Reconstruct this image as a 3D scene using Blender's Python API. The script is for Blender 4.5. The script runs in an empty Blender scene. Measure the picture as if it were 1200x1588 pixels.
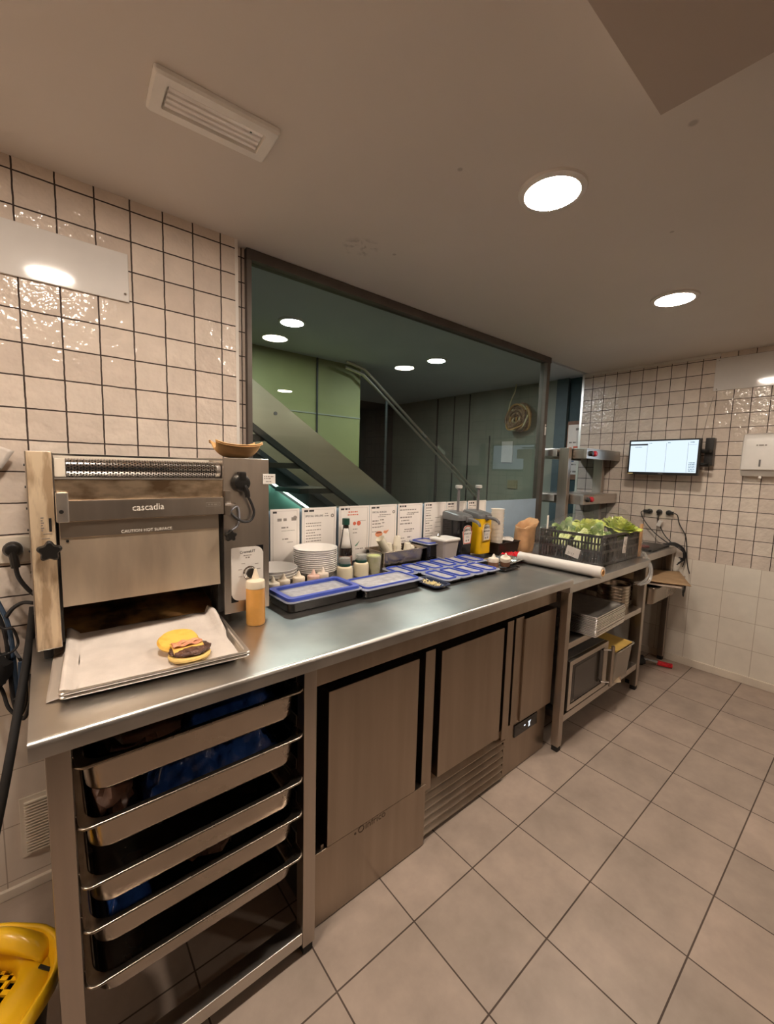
import bpy, bmesh, math, random
from mathutils import Vector, Matrix, noise
PI = math.pi
random.seed(7)
SC = bpy.context.scene
COL = SC.collection
D = bpy.data

# ------------------------------------------------------------------ camera, exposure
yaw, pitch, roll = [math.radians(a) for a in (39.546, 5.974, 1.527)]
fw = Vector((math.sin(yaw)*math.cos(pitch), math.cos(yaw)*math.cos(pitch), -math.sin(pitch)))
rt = Vector((math.cos(yaw), -math.sin(yaw), 0.0))
up = rt.cross(fw)
r2 = math.cos(roll)*rt + math.sin(roll)*up
u2 = -math.sin(roll)*rt + math.cos(roll)*up
cd = D.cameras.new('camera')
cam = D.objects.new('camera', cd)
COL.objects.link(cam)
cam.matrix_world = Matrix(((r2.x, u2.x, -fw.x, 0), (r2.y, u2.y, -fw.y, 0), (r2.z, u2.z, -fw.z, 1.5), (0, 0, 0, 1)))
cd.sensor_fit = 'VERTICAL'
cd.sensor_height = 36.0
cd.lens = 36.0*644.64/1588.0
cd.clip_start = 0.02
SC.camera = cam
SC.view_settings.view_transform = 'Standard'
SC.view_settings.look = 'None'
SC.view_settings.exposure = 1.34
SC.view_settings.gamma = 1.0
SC.view_settings.use_curve_mapping = False
SC.cycles.use_denoising = True
SC.cycles.max_bounces = 10
SC.cycles.diffuse_bounces = 5
SC.cycles.transparent_max_bounces = 24
SC.cycles.sample_clamp_indirect = 6.0
SC.cycles.caustics_reflective = False
SC.cycles.caustics_refractive = False
LAMP = 92.0        # kitchen downlights
LAMP_HALL = 105.0   # hall downlights
WARM = (1.0, 0.855, 0.715)
COOL = (0.92, 0.97, 1.0)
w = D.worlds.new('world')
SC.world = w
w.use_nodes = True
w.node_tree.nodes['Background'].inputs[0].default_value = (1.0, 0.85, 0.7, 1)
w.node_tree.nodes['Background'].inputs[1].default_value = 0.02

CEIL = 2.41
XR = 3.90     # tiled end wall
YB = 1.79     # tiled back wall
YG = 1.85     # glass

# ------------------------------------------------------------------ materials
MATS = {}
def sock(n, *names):
    for k in names:
        if k in n.inputs: return n.inputs[k]
def c4(c): return (c[0], c[1], c[2], 1.0)
def mat(name, col=(.5, .5, .5), rough=.5, metal=0.0, var=.08, vs=12.0, bump=0.0, bs=60.0, stretch=(1, 1, 1),
        trans=0.0, ior=1.45, emit=None, es=0.0, coat=0.0, rvar=0.0, sss=0.0, col2=None, thr=(.35, .65), sheen=0):
    if name in MATS: return MATS[name]
    m = D.materials.new(name); m.use_nodes = True
    nt = m.node_tree; N = nt.nodes; L = nt.links
    b = N['Principled BSDF']
    tc = N.new('ShaderNodeTexCoord'); mp = N.new('ShaderNodeMapping')
    mp.inputs['Scale'].default_value = stretch
    L.new(tc.outputs['Object'], mp.inputs['Vector'])
    nz = N.new('ShaderNodeTexNoise'); nz.inputs['Scale'].default_value = vs; nz.inputs['Detail'].default_value = 5
    L.new(mp.outputs[0], nz.inputs['Vector'])
    rp = N.new('ShaderNodeValToRGB')
    rp.color_ramp.elements[0].position = thr[0]; rp.color_ramp.elements[1].position = thr[1]
    lo = col2 if col2 else [max(0, c*(1-var)) for c in col]
    hi = col if col2 else [min(1, c*(1+var)) for c in col]
    rp.color_ramp.elements[0].color = c4(lo); rp.color_ramp.elements[1].color = c4(hi)
    L.new(nz.outputs['Fac'], rp.inputs['Fac'])
    L.new(rp.outputs['Color'], b.inputs['Base Color'])
    b.inputs['Roughness'].default_value = rough
    b.inputs['Metallic'].default_value = metal
    if rvar:
        mr = N.new('ShaderNodeMapRange')
        mr.inputs['To Min'].default_value = max(.02, rough-rvar); mr.inputs['To Max'].default_value = rough+rvar
        L.new(nz.outputs['Fac'], mr.inputs['Value']); L.new(mr.outputs[0], b.inputs['Roughness'])
    if trans: b.inputs['Transmission Weight'].default_value = trans; b.inputs['IOR'].default_value = ior
    if coat: b.inputs['Coat Weight'].default_value = coat
    if sss:
        b.inputs['Subsurface Weight'].default_value = sss; b.inputs['Subsurface Radius'].default_value = (.02, .012, .006)
    if emit:
        b.inputs['Emission Color'].default_value = c4(emit); b.inputs['Emission Strength'].default_value = es
    if bump:
        nb = N.new('ShaderNodeTexNoise'); nb.inputs['Scale'].default_value = bs; nb.inputs['Detail'].default_value = 3
        L.new(mp.outputs[0], nb.inputs['Vector'])
        bp = N.new('ShaderNodeBump'); bp.inputs['Strength'].default_value = bump; bp.inputs['Distance'].default_value = .01
        L.new(nb.outputs['Fac'], bp.inputs['Height']); L.new(bp.outputs[0], b.inputs['Normal'])
    MATS[name] = m
    return m
def emitter(name, col, s):
    if name in MATS: return MATS[name]
    m = D.materials.new(name); m.use_nodes = True
    nt = m.node_tree; nt.nodes.clear()
    e = nt.nodes.new('ShaderNodeEmission'); o = nt.nodes.new('ShaderNodeOutputMaterial')
    e.inputs[0].default_value = c4(col); e.inputs[1].default_value = s
    nt.links.new(e.outputs[0], o.inputs[0])
    MATS[name] = m
    return m
def clear(name, tint=(.9, .9, .9), gloss=.12, rough=.05, diff=0.0, dcol=(.8, .8, .8), fres=True, bump=0, bs=30):
    """thin see-through sheet: tinted transparency + front-side reflection (+ a little haze)"""
    if name in MATS: return MATS[name]
    m = D.materials.new(name); m.use_nodes = True
    nt = m.node_tree; nt.nodes.clear(); N = nt.nodes; L = nt.links
    o = N.new('ShaderNodeOutputMaterial')
    t = N.new('ShaderNodeBsdfTransparent'); t.inputs[0].default_value = c4(tint)
    g = N.new('ShaderNodeBsdfGlossy'); g.inputs['Roughness'].default_value = rough
    mx = N.new('ShaderNodeMixShader')
    if fres:
        f = N.new('ShaderNodeFresnel'); f.inputs[0].default_value = 1.5
        gm = N.new('ShaderNodeNewGeometry')
        inv = N.new('ShaderNodeMath'); inv.operation = 'SUBTRACT'; inv.inputs[0].default_value = 1.0
        L.new(gm.outputs['Backfacing'], inv.inputs[1])
        mu = N.new('ShaderNodeMath'); mu.operation = 'MULTIPLY'
        L.new(f.outputs[0], mu.inputs[0]); L.new(inv.outputs[0], mu.inputs[1])
        ad = N.new('ShaderNodeMath'); ad.operation = 'MULTIPLY'; ad.inputs[1].default_value = gloss
        L.new(mu.outputs[0], ad.inputs[0]); L.new(ad.outputs[0], mx.inputs[0])
    else:
        mx.inputs[0].default_value = gloss
    if bump:
        tc = N.new('ShaderNodeTexCoord'); nb = N.new('ShaderNodeTexNoise'); nb.inputs['Scale'].default_value = bs
        L.new(tc.outputs['Object'], nb.inputs['Vector'])
        bp = N.new('ShaderNodeBump'); bp.inputs['Strength'].default_value = bump; bp.inputs['Distance'].default_value = .02
        L.new(nb.outputs['Fac'], bp.inputs['Height']); L.new(bp.outputs[0], g.inputs['Normal'])
    last = t
    if diff:
        d = N.new('ShaderNodeBsdfDiffuse'); d.inputs[0].default_value = c4(dcol)
        m2 = N.new('ShaderNodeMixShader'); m2.inputs[0].default_value = diff
        L.new(t.outputs[0], m2.inputs[1]); L.new(d.outputs[0], m2.inputs[2]); last = m2
    L.new(last.outputs[0], mx.inputs[1]); L.new(g.outputs[0], mx.inputs[2]); L.new(mx.outputs[0], o.inputs[0])
    MATS[name] = m
    return m
def tiles(name, ua, va, uo, vo, pu, pv, col_a, col_b, mortar, msize, rough, bump=0.0, bs=30, mottle=.1, mbump=.3, rvar=.0, nsc=9.0):
    """square tile grid in world space: axes ua/va, grid origins uo/vo, pitches pu/pv"""
    m = D.materials.new(name); m.use_nodes = True
    nt = m.node_tree; N = nt.nodes; L = nt.links
    b = N['Principled BSDF']
    ge = N.new('ShaderNodeNewGeometry'); sp = N.new('ShaderNodeSeparateXYZ'); L.new(ge.outputs['Position'], sp.inputs[0])
    def lin(ax, off, pitch):
        s = N.new('ShaderNodeMath'); s.operation = 'SUBTRACT'; s.inputs[1].default_value = off-200*pitch
        L.new(sp.outputs[ax], s.inputs[0])
        d = N.new('ShaderNodeMath'); d.operation = 'DIVIDE'; d.inputs[1].default_value = pitch
        L.new(s.outputs[0], d.inputs[0]); return d
    cb = N.new('ShaderNodeCombineXYZ')
    L.new(lin(ua, uo, pu).outputs[0], cb.inputs[0]); L.new(lin(va, vo, pv).outputs[0], cb.inputs[1])
    wv = N.new('ShaderNodeTexNoise'); wv.inputs['Scale'].default_value = 3.0
    L.new(cb.outputs[0], wv.inputs['Vector'])
    wob = N.new('ShaderNodeVectorMath'); wob.operation = 'SCALE'; wob.inputs['Scale'].default_value = .03 if bump else .0
    sub = N.new('ShaderNodeVectorMath'); sub.operation = 'SUBTRACT'; sub.inputs[1].default_value = (.5, .5, .5)
    L.new(wv.outputs['Color'], sub.inputs[0]); L.new(sub.outputs[0], wob.inputs[0])
    adv = N.new('ShaderNodeVectorMath'); L.new(cb.outputs[0], adv.inputs[0]); L.new(wob.outputs[0], adv.inputs[1])
    br = N.new('ShaderNodeTexBrick')
    br.offset = 0.0; br.squash = 1.0
    br.inputs['Scale'].default_value = 1.0
    br.inputs['Brick Width'].default_value = 1.0; br.inputs['Row Height'].default_value = 1.0
    br.inputs['Mortar Size'].default_value = msize; br.inputs['Mortar Smooth'].default_value = .25
    br.inputs['Bias'].default_value = 0.0
    br.inputs['Color1'].default_value = c4(col_a); br.inputs['Color2'].default_value = c4(col_b); br.inputs['Mortar'].default_value = c4(mortar)
    L.new(adv.outputs[0], br.inputs['Vector'])
    nz = N.new('ShaderNodeTexNoise'); nz.inputs['Scale'].default_value = nsc; nz.inputs['Detail'].default_value = 8; nz.inputs['Roughness'].default_value = .62
    L.new(ge.outputs['Position'], nz.inputs['Vector'])
    mr = N.new('ShaderNodeMapRange'); mr.inputs['From Min'].default_value = .3; mr.inputs['From Max'].default_value = .7
    mr.inputs['To Min'].default_value = 1-mottle; mr.inputs['To Max'].default_value = 1+mottle
    L.new(nz.outputs['Fac'], mr.inputs['Value'])
    mc = N.new('ShaderNodeVectorMath'); mc.operation = 'SCALE'
    L.new(br.outputs['Color'], mc.inputs[0]); L.new(mr.outputs[0], mc.inputs['Scale'])
    L.new(mc.outputs[0], b.inputs['Base Color'])
    rm = N.new('ShaderNodeMapRange'); rm.inputs['To Min'].default_value = rough; rm.inputs['To Max'].default_value = .85
    L.new(br.outputs['Fac'], rm.inputs['Value']); L.new(rm.outputs[0], b.inputs['Roughness'])
    b1 = N.new('ShaderNodeBump'); b1.inputs['Strength'].default_value = mbump; b1.inputs['Distance'].default_value = .004; b1.invert = True
    L.new(br.outputs['Fac'], b1.inputs['Height'])
    if bump:
        n2 = N.new('ShaderNodeTexNoise'); n2.inputs['Scale'].default_value = bs; n2.inputs['Detail'].default_value = 2.5; n2.inputs['Roughness'].default_value = .55
        L.new(ge.outputs['Position'], n2.inputs['Vector'])
        b2 = N.new('ShaderNodeBump'); b2.inputs['Strength'].default_value = bump; b2.inputs['Distance'].default_value = .012
        L.new(n2.outputs['Fac'], b2.inputs['Height']); L.new(b2.outputs[0], b1.inputs['Normal'])
    L.new(b1.outputs[0], b.inputs['Normal'])
    return m

steel = mat('brushed_steel', (.46, .405, .35), .33, 1.0, .05, 4, stretch=(10, 10, .5), rvar=.03)
steel_h = mat('brushed_steel_lengthwise', (.60, .56, .51), .30, 1.0, .04, 4, stretch=(.5, 10, 10), rvar=.03)
steel_t = mat('toaster_steel', (.68, .61, .54), .30, 1.0, .07, 3, stretch=(8, 8, .6), rvar=.04)
steel_f = mat('fridge_steel', (.36, .295, .235), .30, 1.0, .06, 3, stretch=(8, 8, .6), rvar=.03)
steel_top = mat('worktop_steel', (.62, .60, .57), .34, 1.0, .08, 7, rvar=.05)
steel_dark = mat('dark_steel', (.34, .31, .28), .38, 1.0, .12, 8)  # darker steel for runners, cross rail and heating rods
steel_dirty = mat('scorched_steel', (.78, .62, .44), .36, 1.0, vs=14, col2=(.30, .20, .12), thr=(.36, .62), stretch=(1, 1, 2))
steel_grain = mat('grained_steel', (.90, .72, .50), .42, .5, vs=7, col2=(.56, .40, .25), stretch=(6, 1, 1.3), thr=(.40, .56))
alu = mat('aluminium', (.86, .82, .77), .32, 1.0, .06, 20)
chrome = mat('chrome', (.8, .8, .8), .10, 1.0, .02)
black_pl = mat('black_plastic', (.012, .011, .010), .35, 0, .2)
black_gl = mat('black_gloss', (.010, .009, .009), .12, 0, .2)
black_rub = mat('black_rubber', (.014, .013, .013), .7, 0, .2)
black_in = mat('black_inside', (.012, .009, .007), .6, 0, .3, bump=.3)  # plain black for the toaster's interior, side gaps and slot
white_pl = mat('white_plastic', (.78, .74, .69), .35, 0, .03)
white_mt = mat('white_paint', (.72, .67, .61), .55, 0, .04)
cream_pl = mat('cream_plastic', (.74, .66, .55), .4, 0, .03)
china = mat('white_china', (.86, .83, .79), .15, 0, .03, coat=.3)
paper = mat('laminated_paper', (.90, .84, .78), .35, 0, .03, 4)
paper_gr = mat('parchment', (.66, .59, .53), .6, 0, .08, 12, bump=.25, bs=40)
paper_cup = mat('paper_cup', (.86, .80, .66), .6, 0, .05)
ink = mat('ink', (.05, .045, .045), .6)
ink_soft = mat('faded_ink', (.30, .26, .23), .6)
ink_red = mat('red_ink', (.72, .16, .09), .6)
ink_green = mat('green_ink', (.16, .33, .22), .6)
blue_lid = mat('blue_plastic', (.055, .095, .47), .3, 0, .08)
blue_clear = clear('blue_tinted_lid', (.80, .85, .95), 1.0, .12, diff=.45, dcol=(.62, .64, .74))
clear_pl = clear('clear_plastic', (.93, .91, .88), 1.0, .08, diff=.25, dcol=(.8, .76, .7))
film = clear('cling_film', (.97, .96, .95), .085, .10, diff=.02, dcol=(.9, .9, .9), fres=False, bump=.9, bs=45)
blue_bag = mat('blue_bag_plastic', (.03, .09, .34), .12, 0, .35, 14, bump=.4, bs=50, coat=.6)
meat = mat('cooked_meat', (.17, .085, .055), .3, 0, .35, 18, bump=.5, bs=40, coat=.3)
orange = mat('orange_sauce', (.86, .42, .10), .35, 0, .06, 25, coat=.2)
bottle_cap = mat('bottle_cap_plastic', (.84, .72, .55), .45, 0, .03)
bottle_wh = mat('squeeze_bottle_plastic', (.80, .70, .58), .4, 0, .05)
bottle_br = mat('brown_sauce', (.25, .13, .08), .35, 0, .1)
mayo = mat('mayonnaise', (.86, .76, .55), .3, 0, .03, coat=.4)
green_cap = mat('dark_green_plastic', (.01, .06, .04), .35)
pickle = mat('pickle_slices', (.46, .56, .14), .3, 0, .3, 30, col2=(.70, .74, .36))
sauce_gl = mat('dark_sauce_glass', (.02, .012, .01), .08, 0, .1, coat=.5)
yellow = mat('mustard_yellow_plastic', (.90, .52, .01), .3, 0, .04, coat=.2)
grey_pl = mat('grey_plastic', (.16, .15, .15), .4)
brown_pap = mat('brown_paper', (.55, .31, .15), .7, 0, .15, 14, bump=.4, bs=30)
cardboard = mat('cardboard', (.40, .26, .14), .75, 0, .12, 10)
kraft = mat('kraft_tray_card', (.72, .42, .17), .65, 0, .06, 10)
red_pl = mat('red_wrapper', (.62, .02, .03), .25, 0, .3, 30, bump=.5)
lettuce_a = mat('pale_lettuce', (.72, .74, .18), .4, 0, vs=14, col2=(.44, .58, .07), sss=.1)
lettuce_b = mat('romaine_leaves', (.58, .66, .28), .4, 0, vs=20, col2=(.15, .30, .05), sss=.1)
lettuce_c = mat('lettuce_ribs', (.62, .68, .30), .4, 0, .25, 30)
bun = mat('toasted_bun', (.84, .54, .10), .5, 0, vs=26, col2=(.78, .36, .04), thr=(.3, .55))
bun_side = mat('bun_crumb', (.86, .60, .20), .6, 0, .12, 30)
patty = mat('beef_patty', (.10, .045, .03), .35, 0, .5, 60, bump=.9, bs=90)
cheese = mat('cheese_slice', (.86, .52, .12), .35, 0, .04)
bacon = mat('bacon_rasher', (.62, .20, .12), .4, 0, vs=30, col2=(.80, .42, .24), stretch=(.4, 2, 2))
dirty_plate = mat('burnt_plate', (.55, .30, .11), .35, .1, vs=9, col2=(.05, .025, .012), thr=(.38, .62))
cable_m = mat('cable_rubber', (.016, .015, .016), .5)
cable_b = mat('blue_cable', (.055, .09, .15), .5)
cable_g = mat('grey_cable', (.30, .30, .33), .5)
tan_hose = mat('tan_cord', (.42, .28, .17), .5, 0, .35, 30, col2=(.20, .12, .07))
yellow_cord = mat('pale_cord', (.72, .66, .42), .6)
screen_m = emitter('screen_glow', (.74, .87, 1.0), .44)
pane_m = clear('window_glass', (.82, .86, .82), 1.15, .0)
frost_m = mat('frosted_film', (.36, .47, .58), .5, 0, .03)
frame_m = mat('window_frame_steel', (.12, .10, .085), .5, .5, .1, 10)
hall_green = mat('green_wall_paint', (.27, .29, .12), .6, 0, .10, 2.2)
hall_grey = mat('grey_wall_paint', (.30, .33, .27), .45, 0, .14, 1.5)
hall_dark = mat('dark_panel', (.028, .034, .034), .35, 0, .2, 3)
hall_teal = mat('teal_wall_paint', (.020, .055, .065), .5, 0, .1)
hall_blue = mat('blue_grey_paint', (.085, .125, .135), .5, 0, .08)
hall_ceil_m = mat('hall_ceiling_paint', (.62, .66, .69), .7, 0, .05, 1.5)
hall_floor_m = mat('hall_floor_stone', (.34, .34, .33), .4, 0, .1, 4)
skirt_m = mat('white_skirting', (.70, .62, .52), .45, 0, .05)
stair_steel = mat('stair_steel', (.70, .66, .59), .29, 1.0, .03, 3, stretch=(.5, 6, 6), rvar=.02)
tread_m = mat('stair_tread_steel', (.05, .052, .05), .4, .6, .3, 4)
tile_back = tiles('glazed_square_tiles', 0, 2, .171, 1.56, .103, .1015, (.76, .66, .57), (.65, .55, .47), (.045, .028, .022), .027, .10, .62, 24, .08)
tile_right = tiles('glazed_square_tiles_end_wall', 1, 2, 1.001*1.005, 1.56, .1025, .1015, (.76, .67, .58), (.67, .57, .49), (.05, .032, .025), .027, .10, .62, 24, .08)
tile_side = tiles('glazed_square_tiles_reveal', 1, 2, 1.69, 1.56, .103, .1015, (.76, .66, .57), (.65, .55, .47), (.045, .028, .022), .027, .10, .62, 24, .08)
tile_low = tiles('large_cream_tiles_end_wall', 1, 2, .945, .855, .205, .20, (.76, .70, .61), (.73, .66, .57), (.50, .42, .34), .010, .30, .0, 9, .05, .15)
tile_lowb = tiles('large_cream_tiles_back', 0, 2, -.16, .855, .205, .20, (.74, .65, .56), (.70, .61, .52), (.45, .37, .30), .010, .30, .0, 9, .05, .15)
floor_m = tiles('stone_floor_tiles', 0, 1, .5825, .8735, .3032, .3032, (.405, .318, .260), (.340, .272, .224), (.075, .052, .040), .009, .42, .0, 9, .17, .25, 0, 5.5)

def ceil_material():
    m = mat('painted_ceiling', (.74, .68, .62), .6, 0, .03, 1.2, bump=.02, bs=3)
    nt = m.node_tree; N = nt.nodes; L = nt.links; b = N['Principled BSDF']
    src = b.inputs['Base Color'].links[0].from_socket
    ge = N.new('ShaderNodeNewGeometry')
    nz = N.new('ShaderNodeTexNoise'); nz.inputs['Scale'].default_value = 26; nz.inputs['Detail'].default_value = 4
    L.new(ge.outputs['Position'], nz.inputs['Vector'])
    fac = None
    for (x, y, r, sh) in ((1.06, 1.50, .085, .10), (1.34, .42, .014, .9), (1.02, .93, .010, .9), (1.20, 1.45, .010, .9), (.86, .35, .010, .9), (1.86, .62, .009, .9)):
        d = N.new('ShaderNodeVectorMath'); d.operation = 'DISTANCE'; d.inputs[1].default_value = (x, y, CEIL)
        L.new(ge.outputs['Position'], d.inputs[0])
        mr = N.new('ShaderNodeMapRange'); mr.inputs['From Min'].default_value = r*.55; mr.inputs['From Max'].default_value = r
        mr.inputs['To Min'].default_value = 1; mr.inputs['To Max'].default_value = 0
        L.new(d.outputs['Value'], mr.inputs['Value']); cur = mr.outputs[0]
        if sh < .5:
            m2 = N.new('ShaderNodeMapRange'); m2.inputs['From Min'].default_value = .52; m2.inputs['From Max'].default_value = .62
            L.new(nz.outputs['Fac'], m2.inputs['Value'])
            mu = N.new('ShaderNodeMath'); mu.operation = 'MULTIPLY'; L.new(cur, mu.inputs[0]); L.new(m2.outputs[0], mu.inputs[1]); cur = mu.outputs[0]
        if fac is None: fac = cur
        else:
            mx = N.new('ShaderNodeMath'); mx.operation = 'MAXIMUM'; L.new(fac, mx.inputs[0]); L.new(cur, mx.inputs[1]); fac = mx.outputs[0]
    mul = N.new('ShaderNodeMath'); mul.operation = 'MULTIPLY'; mul.inputs[1].default_value = .38; L.new(fac, mul.inputs[0])
    mix = N.new('ShaderNodeMix'); mix.data_type = 'RGBA'
    L.new(mul.outputs[0], mix.inputs[0]); L.new(src, mix.inputs[6]); mix.inputs[7].default_value = (.16, .12, .10, 1)
    L.new(mix.outputs[2], b.inputs['Base Color'])
    return m
ceil_m = ceil_material()

# ------------------------------------------------------------------ mesh helpers
def wloc(o):
    v = Vector((0, 0, 0))
    while o is not None:
        v += o.location; o = o.parent
    return v
def rrect(w, d, r, n=4, cx=0, cy=0):
    """rounded rectangle outline, counter-clockwise"""
    r = min(r, w/2-1e-4, d/2-1e-4); pts = []
    for (sx, sy, a0) in ((1, 1, 0), (-1, 1, PI/2), (-1, -1, PI), (1, -1, 1.5*PI)):
        for i in range(n+1):
            a = a0+PI/2*i/n
            pts.append((cx+sx*(w/2-r)+r*math.cos(a), cy+sy*(d/2-r)+r*math.sin(a)))
    return pts
class MB:
    def __init__(s): s.bm = bmesh.new(); s.wn = False
    def V(s, p): return s.bm.verts.new(p)
    def F(s, vs):
        try: return s.bm.faces.new(vs)
        except ValueError: return None
    def box(s, x0, x1, y0, y1, z0, z1, bev=0.0, seg=2, R=None, c=None):
        vs = [s.V((x, y, z)) for x in (x0, x1) for y in (y0, y1) for z in (z0, z1)]
        fs = [(0, 1, 3, 2), (4, 6, 7, 5), (0, 4, 5, 1), (2, 3, 7, 6), (0, 2, 6, 4), (1, 5, 7, 3)]
        faces = [s.F([vs[i] for i in f]) for f in fs]
        if R is not None:
            cc = Vector(c) if c else Vector(((x0+x1)/2, (y0+y1)/2, (z0+z1)/2))
            for v in vs: v.co = cc+R @ (v.co-cc)
        if bev > 0:
            s.wn = True
            ed = list({e for f in faces for e in f.edges})
            bmesh.ops.bevel(s.bm, geom=ed, offset=bev, segments=seg, affect='EDGES', profile=.5)
        return s
    def loft(s, rings, cap0=True, cap1=True, closed=True):
        R = [[s.V(p) for p in r] for r in rings]
        s.wn = True
        n = len(R[0])
        for a, b in zip(R, R[1:]):
            for i in range(n if closed else n-1):
                j = (i+1) % n
                s.F([a[i], a[j], b[j], b[i]])
        if cap0: s.F(list(reversed(R[0])))
        if cap1: s.F(R[-1])
        return s
    def lathe(s, prof, c=(0, 0, 0), n=24, R=None, cap0=True, cap1=True):
        c = Vector(c); rings = []
        for (r, z) in prof:
            ring = []
            for i in range(n):
                a = 2*PI*i/n
                p = Vector((max(r, 1e-4)*math.cos(a), max(r, 1e-4)*math.sin(a), z))
                if R is not None: p = R @ p
                ring.append(c+p)
            rings.append(ring)
        return s.loft(rings, cap0, cap1)
    def cyl(s, p0, p1, r, r1=None, n=16, cap=True):
        p0 = Vector(p0); p1 = Vector(p1); d = (p1-p0); L = d.length
        R = d.to_track_quat('Z', 'Y').to_matrix()
        return s.lathe([(r, 0), (r1 if r1 is not None else r, L)], p0, n, R, cap, cap)
    def tube(s, pts, r, n=8, smooth=0):
        P = [Vector(p) for p in pts]
        if smooth:
            Q = []
            for i in range(len(P)-1):
                a = P[max(i-1, 0)]; b = P[i]; c_ = P[i+1]; d = P[min(i+2, len(P)-1)]
                for k in range(smooth):
                    t = k/smooth
                    Q.append(.5*((2*b)+(c_-a)*t+(2*a-5*b+4*c_-d)*t*t+(3*b-a-3*c_+d)*t**3))
            Q.append(P[-1]); P = Q
        rings = []; prev = None
        for i, p in enumerate(P):
            t = (P[min(i+1, len(P)-1)]-P[max(i-1, 0)])
            if t.length < 1e-9: t = Vector((0, 0, 1))
            t.normalize()
            if prev is None:
                prev = t.orthogonal().normalized()
            else:
                prev = (prev-t*prev.dot(t))
                prev = prev.normalized() if prev.length > 1e-6 else t.orthogonal().normalized()
            b = t.cross(prev)
            rings.append([p+r*(math.cos(2*PI*k/n)*prev+math.sin(2*PI*k/n)*b) for k in range(n)])
        return s.loft(rings)
    def grid(s, nx, ny, f, wrap=False):
        G = [[s.V(f(i/nx, j/ny)) for j in range(ny+1)] for i in range(nx+1)]
        for i in range(nx):
            for j in range(ny):
                s.F([G[i][j], G[i+1][j], G[i+1][j+1], G[i][j+1]])
        return s
    def prism(s, pts, axis, a0, a1, bev=0):
        """polygon in the two other axes, pushed along axis ('x','y','z')"""
        def mk(p, a):
            return {'x': (a, p[0], p[1]), 'y': (p[0], a, p[1]), 'z': (p[0], p[1], a)}[axis]
        s.loft([[mk(p, a0) for p in pts], [mk(p, a1) for p in pts]])
        return s
    def blob(s, c, size, amp=.25, freq=3, seed=0, n=20, ridge=False, flat=None):
        c = Vector(c); m = n
        off = Vector((seed*7.3, seed*3.1, seed*1.7))
        rings = []
        for j in range(m//2+1):
            th = PI*j/(m//2); ring = []
            for i in range(m):
                ph = 2*PI*i/m
                d = Vector((math.sin(th)*math.cos(ph), math.sin(th)*math.sin(ph), math.cos(th)))
                v = noise.noise(d*freq+off)
                if ridge: v = 1-2*abs(v)-.5
                k = 1+amp*v
                p = Vector((d.x*size[0]*k, d.y*size[1]*k, d.z*size[2]*k))
                if flat is not None: p.z = max(p.z, flat)
                ring.append(c+p)
            rings.append(ring)
        return s.loft(rings, False, False)
    def build(s, name, m, parent=None, sharp=35, solid=0.0, weld=True):
        bm = s.bm
        if weld: bmesh.ops.remove_doubles(bm, verts=bm.verts, dist=1e-5)
        bmesh.ops.recalc_face_normals(bm, faces=bm.faces)
        if parent is not None:
            off = wloc(parent)
        else:
            xs = [v.co.x for v in bm.verts]; ys = [v.co.y for v in bm.verts]; zs = [v.co.z for v in bm.verts]
            off = Vector(((min(xs)+max(xs))/2, (min(ys)+max(ys))/2, min(zs)))
        for v in bm.verts: v.co -= off
        me = D.meshes.new(name); bm.to_mesh(me); bm.free()
        for p in me.polygons: p.use_smooth = True
        if sharp is not None: me.set_sharp_from_angle(angle=math.radians(sharp))
        for mm in (m if isinstance(m, (list, tuple)) else [m]): me.materials.append(mm)
        o = D.objects.new(name, me); COL.objects.link(o)
        if parent is not None: o.parent = parent
        else: o.location = off
        if s.wn and len(me.polygons) < 4000:
            wm = o.modifiers.new('face_weighted_normals', 'WEIGHTED_NORMAL'); wm.keep_sharp = True; wm.weight = 50; wm.mode = 'FACE_AREA'
        if solid:
            md = o.modifiers.new('thickness', 'SOLIDIFY'); md.thickness = solid; md.offset = 0
        return o
def tag(o, label, cat, group=None, kind=None):
    if label: o['label'] = label
    if cat: o['category'] = cat
    if group: o['group'] = group
    if kind: o['kind'] = kind
    return o
def thing(name, label, cat, loc=(0, 0, 0), group=None):
    o = D.objects.new(name, None); COL.objects.link(o); o.location = loc
    o.empty_display_size = .05
    return tag(o, label, cat, group)
def struct(o):
    o['kind'] = 'structure'; return o
def dup(o, loc=None, rotz=None, label=None, group=None, parent=None):
    c = o.copy(); COL.objects.link(c)
    if parent is not None: c.parent = parent
    if loc is not None: c.location = loc
    if rotz is not None: c.rotation_euler = (c.rotation_euler[0], c.rotation_euler[1], rotz)
    if label: c['label'] = label
    if group: c['group'] = group
    for ch in list(o.children): dup(ch, parent=c)
    return c
def B(name, m, parent, *a, **k):
    return MB().box(*a, **k).build(name, m, parent)
def text(name, body, size, origin, xdir, ydir, m, parent, depth=.0006, align='LEFT', sx=1.0):
    cu = D.curves.new(name, 'FONT'); cu.body = body; cu.size = size; cu.extrude = depth/2; cu.align_x = align
    cu.resolution_u = 3
    to = D.objects.new(name, cu); COL.objects.link(to)
    dg = bpy.context.evaluated_depsgraph_get()
    me = D.meshes.new_from_object(to.evaluated_get(dg)); D.objects.remove(to); D.curves.remove(cu)
    X = Vector(xdir).normalized(); Y = Vector(ydir).normalized(); Z = X.cross(Y)
    off = Vector(origin)-(wloc(parent) if parent else Vector())
    for v in me.vertices:
        v.co = off+X*v.co.x*sx+Y*v.co.y+Z*v.co.z
    me.materials.append(m)
    o = D.objects.new(name, me); COL.objects.link(o)
    if parent: o.parent = parent
    return o
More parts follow.
